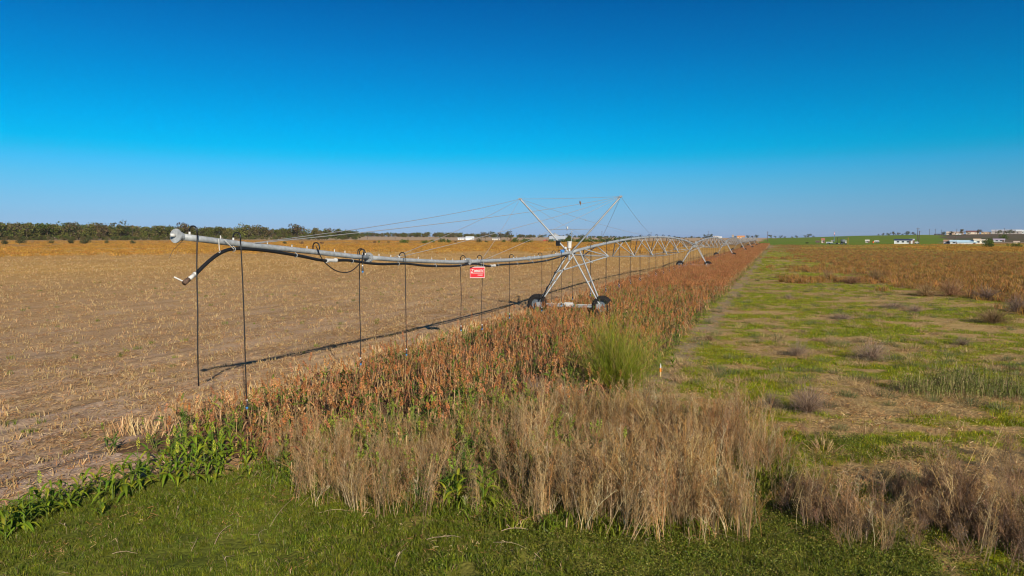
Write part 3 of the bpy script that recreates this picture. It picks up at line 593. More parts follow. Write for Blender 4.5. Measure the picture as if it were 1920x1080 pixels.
# looped spare hose
mb = MB(); P = [(-24.35, .10, pipe_h(-24.35)+.16), (-24.2, .14, 4.10), (-24.0, .15, 3.92), (-23.6, .15, 3.72), (-23.2, .15, 3.64), (-22.85, .15, 3.66), (-22.5, .15, 3.80), (-22.25, .15, 3.98), (-22.15, .12, pipe_h(-22.1)+.14)]
mb.tube([MP(*p) for p in smoothpts(P)], .014, 8); part(mb, 'looped_hose', M_black, True)
# drop hoses
def gooseneck(mb, side, r=.105):
    mb.tube([(0, 0, .07), (0, 0, .14)]+[(NV[0]*side*(r-r*math.cos(a)), NV[1]*side*(r-r*math.cos(a)), .14+r*math.sin(a)) for a in [PI*i/10 for i in range(11)]]+[(NV[0]*side*2*r, NV[1]*side*2*r, .06)], .017, 7)
neck = {}
for sd_ in (-1, 1):
    mb = MB(); gooseneck(mb, sd_); neck[sd_] = mb.mesh('gooseneck', M_black, True)
mb = MB(); mb.tube([(0, 0, .09), (0, 0, .05)], [.02, .026], 8); noz_w = mb.mesh('nozzle_collar', M_white)
mb = MB(); mb.tube([(0, 0, .05), (0, 0, -.02), (0, 0, -.09)], [.018, .03, .034], 8); noz_k = mb.mesh('nozzle_body', M_black)
mb = MB(); mb.tube([(0, 0, -.09), (0, 0, -.12), (0, 0, -.15)], [.032, .028, .012], 8); noz_b = mb.mesh('nozzle_plate', M_blue)
mb = MB(); mb.tube([(0, 0, .07), (0, 0, .125)], .022, 8); nbase = mb.mesh('outlet', M_white)
def drop(s, side, hb=.80, noz=True, cheap=False, swing=0):
    h = pipe_h(s); r2 = .21*side; x, y, _ = MP(s, 0, 0); gr = float(terr(x, y)); hb += gr
    top = MP(s, r2, h+.07); bot = MP(s+swing, r2, hb)
    mid = [tuple(top[q]+(bot[q]-top[q])*t + (random.gauss(0, .010) if q < 2 and 0 < t < 1 else 0) for q in range(3)) for t in (0, .25, .5, .75, 1)]
    if side == 0: return
    mb = MB(); mb.tube([loc_(p) for p in smoothpts(mid, 3)], .0135, 6)
    o = mb.build('drop_hose', M_black, MACH, smooth=True)
    p = loc_(MP(s, 0, h)); link('gooseneck', neck[side], o, p)
    if not cheap: link('outlet', nbase, o, p)
    if noz:
        pb = loc_(bot); link('nozzle_body', noz_k, o, pb); link('nozzle_plate', noz_b, o, pb)
        if not cheap: link('nozzle_collar', noz_w, o, pb)
    return o
random.seed(5)
o = drop(-28.46, 1, 1.48, False, swing=-.10); o['label'] = 'drop hose with no nozzle, nearest the free end'
for s, sd_, hb, sw in ((-26.91, 1, .80, .05), (-22.25, -1, .88, -.03), (-19.41, 1, .87, .02), (-15.27, -1, 1.02, 0), (-13.03, 1, .95, 0), (-10.0, -1, .95, 0), (-5.12, 1, .95, 0), (-3.56, -1, .9, 0), (-1.6, 1, .9, 0)): drop(s - sd_*.0195*(41+.9327*s), sd_, hb, swing=sw)
# the short spare drop beside the looped hose
mb = MB(); mb.tube([MP(-22.15, .12, pipe_h(-22.1)+.13), MP(-22.2, .12, 3.80)], .0135, 6); so_ = part(mb, 'short_hose', M_black); pb = loc_(MP(-22.2, .12, 3.73))
link('nozzle_body', noz_k, so_, pb); link('nozzle_plate', noz_b, so_, pb); link('nozzle_collar', noz_w, so_, pb)
for s in (-24.35, -22.25): link('gooseneck', neck[1], MACH, loc_(MP(s, 0, pipe_h(s))))
nspan = 0
for k in range(3):
    for i in range(29):
        s = k*SPAN + 1.4 + i*2.23 + (.5 if i % 2 else 0)
        drop(s, 1 if i % 2 else -1, .95, cheap=k > 0)
mb = MB()
for k in range(3, NT-1):
    for i in range(29):
        s = k*SPAN + 1.4 + i*2.23; x, y, _ = MP(s, 0, 0); mb.tube([MP(s, .2*(1 if i % 2 else -1), pipe_h(s)), MP(s, .2*(1 if i % 2 else -1), .9+float(terr(x, y)))], .014, 4)
o = part(mb, 'far_drop_hoses', M_black); o['kind'] = 'stuff'
# spans
def cylmesh(r, n=8, m=M_galv):
    mb = MB(); mb.tube([(0, 0, 0), (0, 0, 1)], r, n); return mb.mesh('rod', m, True)
ROD = {}
from mathutils import Vector
def rod(name, a, b, r, parent=MACH, m=M_galv):
    key = (r, m.name)
    if key not in ROD: ROD[key] = cylmesh(r, 6, m)
    a = Vector(loc_(a)); b = Vector(loc_(b)); v = b-a
    o = bpy.data.objects.new(name, ROD[key]); COL.objects.link(o); o.parent = parent
    o.location = a; o.rotation_mode = 'QUATERNION'; o.rotation_quaternion = v.to_track_quat('Z', 'Y'); o.scale = (1, 1, v.length); return o
JS = [6.3, 15.5, 24.5, 33.3, 42.2, 51.2, 60.3]; JH = [3.40, 3.15, 2.95, 2.85, 2.95, 3.15, 3.40]
for k in range(NT-1):
    s0 = k*SPAN; x, y, _ = MP(s0+SPAN/2, 0, 0); tz = float(terr(x, y))
    mb = MB(); mb.tube(pipe_run(s0, s0+SPAN, .1, 1.6 if k < 3 else 4), .098, 12 if k < 2 else 8); part(mb, 'span_pipe', M_galv, True)
    segs = []
    for sd_ in (-1, 1):
        J = [MP(s0+js, .9*sd_, jh+tz) for js, jh in zip(JS, JH)]
        ends = [MP(s0, .05*sd_, pipe_h(s0)-.08)]+J+[MP(s0+SPAN, .05*sd_, pipe_h(s0+SPAN)-.08)]
        segs += [('truss_rod', ends[i], ends[i+1], .020) for i in range(len(ends)-1)]
        for js, jp in zip(JS, J):
            for ds in (-2.9, .3): segs.append(('truss_brace', MP(s0+js+ds, .05*sd_, pipe_h(s0+js+ds)-.07), jp, .036))
    for js, jh in zip(JS, JH): segs.append(('cross_strut', MP(s0+js, -.9, jh+tz), MP(s0+js, .9, jh+tz), .030))
    if k < 3:
        for nm, a, b, r in segs: rod(nm, a, b, r)
    else:
        mb = MB()
        for nm, a, b, r in segs: mb.tube([a, b], r*1.1, 4, cap=False)
        o = part(mb, 'span_truss', M_galv); o['kind'] = 'stuff'
# wheels
def wheel_meshes():
    mb = MB(); ax = Vector((DV[0], DV[1], 0)); rx = Vector((NV[0], NV[1], 0)); up = Vector((0, 0, 1))
    def P(a, r, w): v = rx*math.cos(a)*r + up*math.sin(a)*r + ax*w; return tuple(v)
    prof = [(.31, -.13), (.42, -.15), (.52, -.13), (.555, -.06), (.555, .06), (.52, .13), (.42, .15), (.31, .13)]; n = 36; vs = []
    for i in range(n):
        for r, w in prof: vs.append(P(2*PI*i/n, r, w))
    m = len(prof); mb.add(vs, [(i*m+j, i*m+(j+1) % m, ((i+1) % n)*m+(j+1) % m, ((i+1) % n)*m+j) for i in range(n) for j in range(m)])
    for i in range(24):        # chevron lugs
        a = 2*PI*i/24
        for sg in (-1, 1):
            a1 = a + (.13 if sg > 0 else 0); vs = [P(a1, .54, sg*.01), P(a1+.07, .54, sg*.01), P(a1+.22, .50, sg*.145), P(a1+.15, .50, sg*.145), P(a1, .595, sg*.01), P(a1+.07, .595, sg*.01), P(a1+.22, .565, sg*.14), P(a1+.15, .565, sg*.14)]
            mb.add(vs, [(0, 1, 2, 3), (4, 7, 6, 5), (0, 4, 5, 1), (1, 5, 6, 2), (2, 6, 7, 3), (3, 7, 4, 0)])
    ty = mb.mesh('tyre', M_rubber)
    mb = MB(); prof = [(.33, -.11), (.29, -.10), (.285, -.02), (.11, -.045), (.10, -.10), (.001, -.10)]; vs = []
    full = prof + [(.001, .02), (.285, .02), (.29, .10), (.33, .11)]; m = len(full)
    for i in range(n):
        for r, w in full: vs.append(P(2*PI*i/n, r, w))
    mb.add(vs, [(i*m+j, i*m+(j+1) % m, ((i+1) % n)*m+(j+1) % m, ((i+1) % n)*m+j) for i in range(n) for j in range(m)])
    for i in range(8):
        a = 2*PI*i/8; c = P(a, .075, -.10); e = P(a, .075, -.125); mb.tube([c, e], .010, 5)
    return ty, mb.mesh('rim', M_rim)
TY, RM = wheel_meshes()
for k in range(NT):
    s0 = k*SPAN; x, y, _ = MP(s0, 0, 0); tz = float(terr(x, y)); ph = pipe_h(s0)
    for sd_ in (-1, 1):
        w = link('wheel', TY, MACH, loc_(MP(s0, 2.03*sd_, .60+tz)), (0, 0, 0), (1.07, 1.07, 1.07)); link('rim', RM, w, (0, 0, 0))
        foot = .62+tz
        rod('leg', MP(s0-.12, 1.93*sd_, foot), MP(s0+.05, .12*sd_, ph-.02), .050)
        rod('leg', MP(s0+.16, 1.93*sd_, foot), MP(s0+1.85, .12*sd_, pipe_h(s0+1.85)-.05), .050)
        t = .45; rod('leg_tie', MP(s0-.12+.17*t, (1.93-1.81*t)*sd_, foot+(ph-.02-foot)*t), MP(s0+.16+1.69*t, (1.93-1.81*t)*sd_, foot+(ph+.05-foot)*t), .032)
        mb = MB(); mb.box(MP(s0-.16, 1.86*sd_, .58+tz), (.30, .24, .30), math.atan2(NV[1], NV[0])); part(mb, 'gearbox', M_galvd)
    mb = MB(); q = math.atan2(NV[1], NV[0]); mb.box(MP(s0, 0, .58+tz), (3.6, .14, .12), q); mb.box(MP(s0, 0, .50+tz), (3.5, .05, .05), q); part(mb, 'base_beam', M_galv)
    mb = MB(); mb.tube([MP(s0-.12, -.25, .66+tz), MP(s0-.12, .25, .66+tz)], .11, 10); mb.box(MP(s0-.1, 0, .62+tz), (.25, .25, .22), q); part(mb, 'drive_motor', M_white)
    mb = MB(); mb.tube([MP(s0-.1, -1.7, .66+tz), MP(s0-.1, 1.7, .66+tz)], .022, 6); part(mb, 'drive_shaft', M_white)
    # near-tower long braces
    if k == 0: rod('long_brace', MP(.3, -1.05, 2.52), MP(JS[0], .9, 3.38), .045)
    else: rod('long_brace', MP(s0+.2, -1.0, 2.5+tz), MP(s0+JS[0], .9, 3.38+tz), .04) if k < NT-1 else None
    if k < NT-1: rod('hanger', MP(s0+JS[0], -.9, 3.38+tz), MP(s0+JS[0]*.93, -.1, 2.95+tz), .035)
    if k > 0:
        rod('long_brace', MP(s0-.2, -1.0, 2.5+tz), MP(s0-SPAN+JS[-1], .9, 3.38+tz), .04)
    mb = MB(); mb.box(MP(s0, 0, ph+.0), (.34, .42, .18), q); mb.tube([MP(s0-.1, 0, ph-.42), MP(s0-.1, 0, ph-.1)], .075, 10); part(mb, 'tower_joint', M_galvd)
    mb = MB(); mb.box(MP(s0-.2, .26, ph+.22), (.30, .2, .38), q); 
    if k: part(mb, 'control_box', M_galvd)
for p in ((-21.7,), ):
    pass
# electrical cable winding down the left leg
mb = MB(); P = []
for i in range(60):
    t = i/59; a = t*2*PI*4; P.append(MP(-.12+.17*(1-t)+.085*math.cos(a), -(1.93-1.81*(1-t))+.085*math.sin(a), .62+(3.70-.62)*(1-t)))
mb.tube(P, .018, 5); part(mb, 'leg_cable', M_black, True)
mb = MB(); mb.tube([MP(0.02, -.2, 3.62), MP(-.05, -.9, 2.5), MP(-.2, -1.75, .8)], .03, 6); part(mb, 'conduit', M_black, True)
# masts, spreader bar, top fittings
rod('mast', MP(0, -.12, 3.80), MP(0, -3.18, 7.02), .052); rod('mast', MP(0, .12, 3.80), MP(0, 3.06, 7.03), .052)
rod('spreader_bar', MP(0, -1.36, 5.13), MP(0, 1.42, 5.15), .013, m=M_galvd)
for n_, h in ((-3.18, 7.02), (3.06, 7.03)):
    mb = MB(); mb.box(MP(0, n_, h), (.16, .12, .10), q); part(mb, 'mast_head', M_galvd)
mb = MB(); mb.tube([MP(0, -.02, 4.02), MP(0, -.02, 4.38)], .125, 14); mb.tube([MP(0, -.02, 4.38), MP(0, -.02, 4.43)], .15, 14); mb.tube([MP(0, -.02, 3.85), MP(0, -.02, 4.02)], .06, 10); part(mb, 'white_canister', M_white, label='white cylinder on top of the first tower')
mb = MB(); mb.tube([MP(0, .12, 4.3), MP(0, .12, 5.0)], .017, 6); mb.ellipsoid(MP(0, .12, 5.02), (.035, .035, .035)); part(mb, 'antenna', M_galv)
mb = MB(); mb.box(MP(.05, -.30, 3.98), (.16, .16, .2), q); mb.ellipsoid(MP(-.1, -.24, 4.02), (.09, .09, .09)); part(mb, 'pressure_valve', M_white)
mb = MB(); mb.box(MP(0, -.72, 4.32), (.24, .2, .33), q); part(mb, 'black_box', M_black)
mb = MB(); mb.tube([MP(0, -.72, 4.16), MP(.02, -.74, 3.6), MP(0, -.72, 2.9)], .008, 4); part(mb, 'hanging_wire', M_black)
mb = MB(); mb.box(MP(-.1, -.42, 3.84), (.2, .2, .18), q); part(mb, 'blue_fitting', M_blue)
LT, RT = (0, -3.18, 7.02), (0, 3.06, 7.03)
CB = [(LT, RT)]
for s in (-26.6, -20.2, -13.0): CB += [(LT, (s, -.06, pipe_h(s)+.05)), (RT, (s, .06, pipe_h(s)+.05))]
CB += [(LT, (27, -.06, pipe_h(27)+.1)), (RT, (29, .06, pipe_h(29)+.1)), (LT, (0, -2.2, 4.3)), (LT, (7, -.06, pipe_h(7)+.1)), (RT, (7, .06, pipe_h(7)+.1))]
CB.pop(-3)
for a, b in CB:
    A_ = MP(*a); B_ = MP(*b); mb = MB(); n_ = 14
    dist = math.dist(A_, B_)
    mb.tube([tuple(A_[q_]+(B_[q_]-A_[q_])*i/n_ - ((.006*dist)*4*(i/n_)*(1-i/n_) if q_ == 2 else 0) for q_ in range(3)) for i in range(n_+1)], .0095, 4, cap=False); part(mb, 'stay_cable', M_cable)
for a, b, t in ((LT, (27, -.06, pipe_h(27)+.1), .40), (RT, (29, .06, pipe_h(29)+.1), .45)):
    A_ = MP(*a); B_ = MP(*b); mb = MB(); mb.ellipsoid(tuple(A_[i]+(B_[i]-A_[i])*t-(.15 if i == 2 else 0) for i in range(3)), (.05, .05, .04), 6, 4); part(mb, 'cable_clamp', M_galvd)
# sign
SG = thing('company_sign', 'small red sign with white lettering hanging under the overhang pipe', 'sign', MP(-13.7, .05, 2.98), math.atan2(DV[1], DV[0])*0)
ang = 0.10
sx = 1.0
SG.rotation_euler = (0, 0, ang + .06)
SW, SH = .615, .44
mb = MB(); mb.box((0, 0, SH/2), (SW, .012, SH)); mb.build('sign_panel', M_red, SG)
mb = MB(); t_ = .018
for c_, d_ in (((0, -.008, SH-t_/2), (SW+.01, .008, t_)), ((0, -.008, t_/2), (SW+.01, .008, t_)), ((-SW/2+t_/2, -.008, SH/2), (t_*.6, .007, SH-2*t_)), ((SW/2-t_/2, -.008, SH/2), (t_*.6, .007, SH-2*t_))): mb.box(c_, d_)
mb.build('sign_border', flat('sign_border_pink', (.75, .45, .48)), SG)
def text(body, size, x, z, ext=.002, shear=.25, bold=.0, sx=1.0):
    cu = bpy.data.curves.new('txt', 'FONT'); cu.body = body; cu.size = size; cu.shear = shear; cu.extrude = ext; cu.offset = bold; cu.align_x = 'CENTER'; cu.resolution_u = 2
    o = bpy.data.objects.new('txt', cu); COL.objects.link(o); dg = bpy.context.evaluated_depsgraph_get(); me = bpy.data.meshes.new_from_object(o.evaluated_get(dg)); bpy.data.objects.remove(o)
    me.materials.clear(); me.materials.append(M_white); l = link('lettering', me, SG, (x, -.010, z), (R(90), 0, 0), (sx, 1, 1)); return l
text('IMMATIC', .155, 0.055, .225, shear=.3, bold=.004, sx=.66); text('BY LINDSAY', .062, .12, .085, shear=.2, bold=.0015, sx=.62)
text('Z', .21, -.225, .212, shear=.3, bold=.004, sx=.66)
mb = MB(); mb.box((-.0, -.010, .185), (.50, .006, .012)); mb.build('underline', M_white, SG)
mb = MB(); mb.tube([(-.22, 0, SH+.02), (.30, 0, SH+.02)], .014, 6); mb.tube([(0, 0, SH+.02), (0, 0, SH+.22)], .010, 5); mb.tube([(.26, 0, SH+.02), (.26, 0, SH+.22)], .010, 5); mb.build('hanger_rod', M_galvd, SG)
# birds
def bird(p, rz, label, m1, m2):
    b = thing('small_bird', label, 'bird', p, rz)
    mb = MB(); mb.ellipsoid((0, 0, .055), (.038, .038, .062), 10, 7); mb.ellipsoid((.012, 0, .125), (.028, .026, .027), 8, 6); mb.tube([(.035, 0, .125), (.055, 0, .12)], [.008, .001], 5); mb.build('body', m1, b, smooth=True)
    mb = MB(); mb.add([(-.025, -.016, .03), (-.025, .016, .03), (-.045, .02, -.085), (-.045, -.02, -.085), (-.015, -.014, .02), (-.015, .014, .02), (-.035, .016, -.08), (-.035, -.016, -.08)], [(0, 1, 2, 3), (4, 7, 6, 5), (0, 4, 5, 1), (2, 6, 7, 3), (0, 3, 7, 4), (1, 5, 6, 2)]); mb.build('tail', M_bird, b)
    for sg in (-1, 1):
        mb = MB(); mb.ellipsoid((-.014, sg*.034, .05), (.026, .010, .055), 8, 5); mb.build('wing', M_bird, b, smooth=True)
        mb = MB(); mb.tube([(.0, sg*.012, .0), (.0, sg*.012, -.012)], .004, 4); mb.build('foot', M_black, b)
t_ = .61; A_ = MP(*RT); B_ = MP(-13.0, .06, pipe_h(-13)+.05)
A_ = MP(*RT); B_ = MP(-26.6, .06, pipe_h(-26.6)+.05)
def on_cable(px):   # where the sight line at this column meets the cable
    best = min(range(0, 1000), key=lambda i: abs(960+1280*(A_[0]+(B_[0]-A_[0])*i/1000)/(A_[1]+(B_[1]-A_[1])*i/1000)-px)); t = best/1000
    return tuple(A_[q]+(B_[q]-A_[q])*t-((.006*math.dist(A_, B_))*4*t*(1-t) if q == 2 else 0) for q in range(3))
p = on_cable(1087); bird((p[0], p[1], p[2]+.015), 2.2, 'small brown bird perched on a stay cable high between the masts', M_bird, M_bird)
bird(MP(0, -.15, 5.165), -.9, 'small pale-breasted bird perched on the spreader bar above the white canister', M_birdw, M_bird)
# ---------------------------------------------------------------- trees, bushes
TC = [(.045, .065, .010), (.095, .100, .018), (.125, .090, .035), (.07, .090, .012), (.115, .115, .022), (.10, .072, .036)]
def crown_mesh(seed, kind, H=10.0, leaves=620, spread=.42):
    random.seed(seed); mb = MB(); base = TC[kind % len(TC)]
    lobes = [(random.gauss(0, spread*H*.45), random.gauss(0, spread*H*.45), random.uniform(.22, .86)*H, random.uniform(.13, .22)*H) for _ in range(13)]
    for i in range(leaves):
        l = random.choice(lobes); d = vnorm((random.gauss(0, 1), random.gauss(0, 1), random.gauss(0, 1))); r = l[3]*random.uniform(.55, 1.08)
        z = l[2]+d[2]*r*.85
        if z < .02*H: continue
        mb.quad((l[0]+d[0]*r, l[1]+d[1]*r, z), random.uniform(.045, .085)*H, jit(random.choice([base, base, TC[random.randrange(6)]]), .3), 1.1)
    return mb.mesh('crown', M_tree)
def trunk_mesh(seed, H=10.0):
    random.seed(seed); mb = MB(); c = (.11, .085, .06)
    mb.tube([(0, 0, -.3), (random.gauss(0, .1), 0, H*.2), (random.gauss(0, .3), random.gauss(0, .3), H*.5), (random.gauss(0, .5), random.gauss(0, .5), H*.85)], [.035*H, .026*H, .016*H, .004*H], 6, c)
    for k in range(6):
        a = random.uniform(0, 2*PI); z = H*random.uniform(.15, .5); L_ = H*random.uniform(.2, .36)
        mb.tube([(0, 0, z), (math.cos(a)*L_*.5, math.sin(a)*L_*.5, z+L_*.45), (math.cos(a)*L_, math.sin(a)*L_, z+L_*.8)], [.014*H, .009*H, .003*H], 4, c)
    return mb.mesh('trunk', M_dry)
CR = [crown_mesh(300+i, i) for i in range(6)]; TR = [trunk_mesh(330+i) for i in range(3)]
def tree(x, y, H, k, label, group=None, wide=1.0, name='tree', cat='tree'):
    t = thing(name, label, cat, (x, y, float(terr(x, y))), random.uniform(0, 6.28), group)
    link('crown', CR[k], t, (0, 0, 0), (0, 0, 0), (H/10*wide, H/10*wide, H/10)); link('trunk', TR[k % 3], t, (0, 0, 0), (0, 0, 0), (H/10,)*3); return t
def at(px, D):
    a = math.atan((px-960)/FPX); return D*math.sin(a), D*math.cos(a)
WOODL = ['dark green tree in the long wood along the far left edge of the field', 'olive tree in the long wood along the far left edge of the field', 'brown half-bare tree in the long wood along the far left edge of the field',
         'green tree in the long wood along the far left edge of the field', 'pale olive tree in the long wood along the far left edge of the field', 'grey leafless-looking tree in the long wood along the far left edge of the field']
random.seed(21)
px = -30
while px < 668:
    x, y = gp(px, float(np.interp(px, [-30, 300, 668], [450.2, 449.4, 448.2]))); D = math.hypot(x, y)
    H = (float(np.interp(px, [0, 130, 250, 500, 668], [29, 27, 25, 22, 17])) + random.gauss(0, 1.9)) * D/1280 * (1.18 if random.random() < .15 else .93)
    k = random.choice([0, 0, 1, 3, 3, 4, 2, 5]) if px < 140 else random.choice([1, 4, 4, 3, 2, 5, 2, 0])
    tree(x+random.gauss(0, 1), y+random.gauss(0, 6), H, k, WOODL[k].replace('the long wood along the far left edge of the field', 'the wood '+('at the far left end' if px < 110 else 'left of the pipe\'s free end' if px < 320 else 'behind the drooping black hose' if px < 450 else 'above the raised overhang pipe' if px < 580 else 'at its lower right end')), 'trees of the wood beyond the harvested field', random.uniform(1.0, 1.3))
    px += random.uniform(8.5, 13)
def joined_tree(i):
    return CR[i]
X = []; Y = []; S = []
for _ in range(430):
    p = random.uniform(-330, 672); x, y = gp(p, 449.0 if p < 300 else 448.2); D = math.hypot(x, y); dd = random.uniform(6, 130); f = (D+dd)/D
    X.append(x*f); Y.append(y*f); S.append(float(np.interp(p, [-330, 130, 250, 500, 672], [27, 26, 24, 21, 16]))*(D+dd*.2)/1280/10*random.uniform(.62, 1.02))
scatter('wood_interior', 'trees and thicket massed behind the front row of the wood', 'trees', CR, np.array(X), np.array(Y), S, 0, -.3)
X = []; Y = []; S = []
for _ in range(420):
    p = random.uniform(-330, 672); x, y = gp(p, 450.4 if p < 300 else 449.4); 
    X.append(x); Y.append(y*random.uniform(.998, 1.03)); S.append(random.uniform(.22, .48))
scatter('wood_edge_thicket', 'low dark thicket along the foot of the wood', 'bushes', CR[:4], np.array(X), np.array(Y), S, 0, -.3)
X = []; Y = []; S = []
for _ in range(520):
    p = random.uniform(655, 1330); x, y = at(p, random.uniform(1010, 1120) if p < 1010 else random.uniform(1080, 1148))
    X.append(x); Y.append(y); S.append(float(np.interp(p, [655, 760, 830, 900, 1010, 1100, 1330], [8.0, 8.5, 9.5, 7.5, 6.0, 4.2, 2.4]))*1080/1280/10*random.uniform(.7, 1.1))
scatter('far_treeline', 'low far-off line of trees on the horizon behind the farm', 'trees', CR[1:], np.array(X), np.array(Y), S, 0, -.3)
def bush_mesh(seed, cols, n=700, size=.105):
    random.seed(seed); mb = MB()
    lob = [(random.gauss(0, .38), random.gauss(0, .38), random.uniform(.12, .55), random.uniform(.26, .42)) for _ in range(10)]
    for i in range(n):
        l = random.choice(lob); d = vnorm((random.gauss(0, 1), random.gauss(0, 1), random.gauss(0, 1))); r = l[3]*random.uniform(.5, 1.05); z = l[2]+d[2]*r
        if z < 0: z = abs(z)
        mb.quad((l[0]+d[0]*r, l[1]+d[1]*r, z), random.uniform(.6, 1.3)*size, jit(random.choice(cols), .3))
    return mb.mesh('foliage', M_tree)
BG = [bush_mesh(i, [(.065, .105, .010), (.085, .12, .012), (.045, .075, .010)]) for i in (1, 2, 3)]
BD = [bush_mesh(i, [(.055, .06, .018), (.075, .07, .028), (.04, .05, .012)]) for i in (4, 5)]
BB = [bush_mesh(i, [(.19, .10, .035), (.14, .075, .03), (.11, .08, .04)]) for i in (6, 7)]
mb = MB()
for a in range(5): mb.tube([(0, 0, -.05), (math.cos(a*1.3)*.25, math.sin(a*1.3)*.25, .4)], [.03, .015], 4, (.12, .09, .06))
STEM = mb.mesh('stem', M_dry)
def bush(px, py, wp, hp, kind, label, group=None):
    x, y = gp(px, py); D = math.hypot(x, y); w = wp*D/1280; h = hp*D/1280
    t = thing('bush', label, 'bush', (x, y, float(terr(x, y))-.05), random.uniform(0, 6), group); q = random.choice(kind)
    link('foliage', q, t, (0, 0, 0), (0, 0, 0), (w/1.75, w/1.75, h)); link('stem', STEM, t, (0, 0, 0), (0, 0, 0), (w/1.75, w/1.75, h)); return t
for i, (p, q, w, h) in enumerate([(10, 458, 14, 8), (40, 457, 17, 11), (95, 457, 9, 7), (133, 457, 14, 9), (157, 457, 18, 10), (199, 457, 7, 8), (249, 457, 10, 7)]):
    bush(p, q, w, h, BD, ['small grey-brown bush at the left edge of the photo in front of the wood', 'rounded dark bush, second from the left in the row before the wood', 'narrow grey bush, third from the left in the row before the wood', 'round dark bush, fourth from the left in the row before the wood', 'wide dark bush, broadest of the row before the wood',
         'tiny dark bush, sixth from the left in the row before the wood', 'small low dark bush nearest the free end of the irrigation pipe'][i], 'bushes in front of the wood')
for p, q, w, h, K, l in [(535, 458, 9, 7, BD, 'small olive bush in the golden field above the overhang pipe'), (566, 458, 8, 8, BB, 'rust brown tuft-like bush right of a small olive bush in the field'), (604, 457, 8, 5, BB, 'low rust brown bush above the looped hose'),
    (702, 456, 7, 6, BB, 'rust brown bush, left one of two flanking a slim green bush'), (711, 456, 4, 7, BG, 'slim green bush between two rust brown bushes'), (728, 456, 6, 6, BB, 'rust brown bush left of a broad round green bush'),
    (757, 456, 18, 9, BG, 'broad round bright green bush standing alone in the golden field'), (797, 456, 15, 7, BG, 'low green bush at the left end of the field hedge'), (812, 455, 11, 8, BG, 'green bush left of the tallest one in the field hedge'),
    (829, 455, 13, 12, BG, 'tallest round green bush of the field hedge'), (841, 455, 12, 7, BG, 'green bush right of the tallest one in the field hedge'), (855, 455, 6, 5, BB, 'little brown bush at the right end of the field hedge'),
    (899, 455, 9, 10, BD, 'dark olive bush in front of the big spreading farm trees'), (912, 455, 8, 5, BD, 'low dark bush right of a taller olive bush by the farm trees'), (945, 454, 8, 6, BG, 'low green bush below the red implement'),
    (966, 455, 18, 12, BG, 'leafy green bush, left one of a pair right of the farm trees'), (986, 455, 24, 10, BG, 'long green bush, right one of a pair right of the farm trees'), (1033, 454, 10, 8, BG, 'green bush before the dark wall of the metal shed')]:
    bush(p, q, w, h, K, l)
for i, p in enumerate(range(1058, 1184, 12)):
    bush(p, 454.3, 19, 8+3*(i % 3 == 1)+(3 if p > 1150 else 0), BG, 'bright green bush of the hedge running behind the first tower', 'hedge bushes behind the first tower')
for p, q, H, w, k, l in [(1068, 453.6, 17, 1.25, 4, 'yellow-olive round tree just right of the metal shed'), (1091, 453.6, 15, 1.0, 0, 'dark olive tree behind the hedge, right of the yellow-olive one'),
    (1125, 453.5, 11, 1.2, 3, 'small green tree rising over the hedge left of the right mast'), (910, 449, 15, 1.35, 5, 'broad dark brown tree at the left of the farm clump'), (925, 449, 16, 1.35, 0, 'dark spreading tree in the middle of the farm clump'), (939, 449, 14, 1.2, 5, 'brown spreading tree right of the middle of the farm clump'),
    (952, 449, 17, 1.1, 5, 'tall brown tree at the right of the farm clump'), (897, 448.5, 10, 1.2, 3, 'low tree at the left foot of the farm clump')]:
    x, y = gp(p, q); D = math.hypot(x, y); tree(x, y, H*D/1280, k, l, None, w)
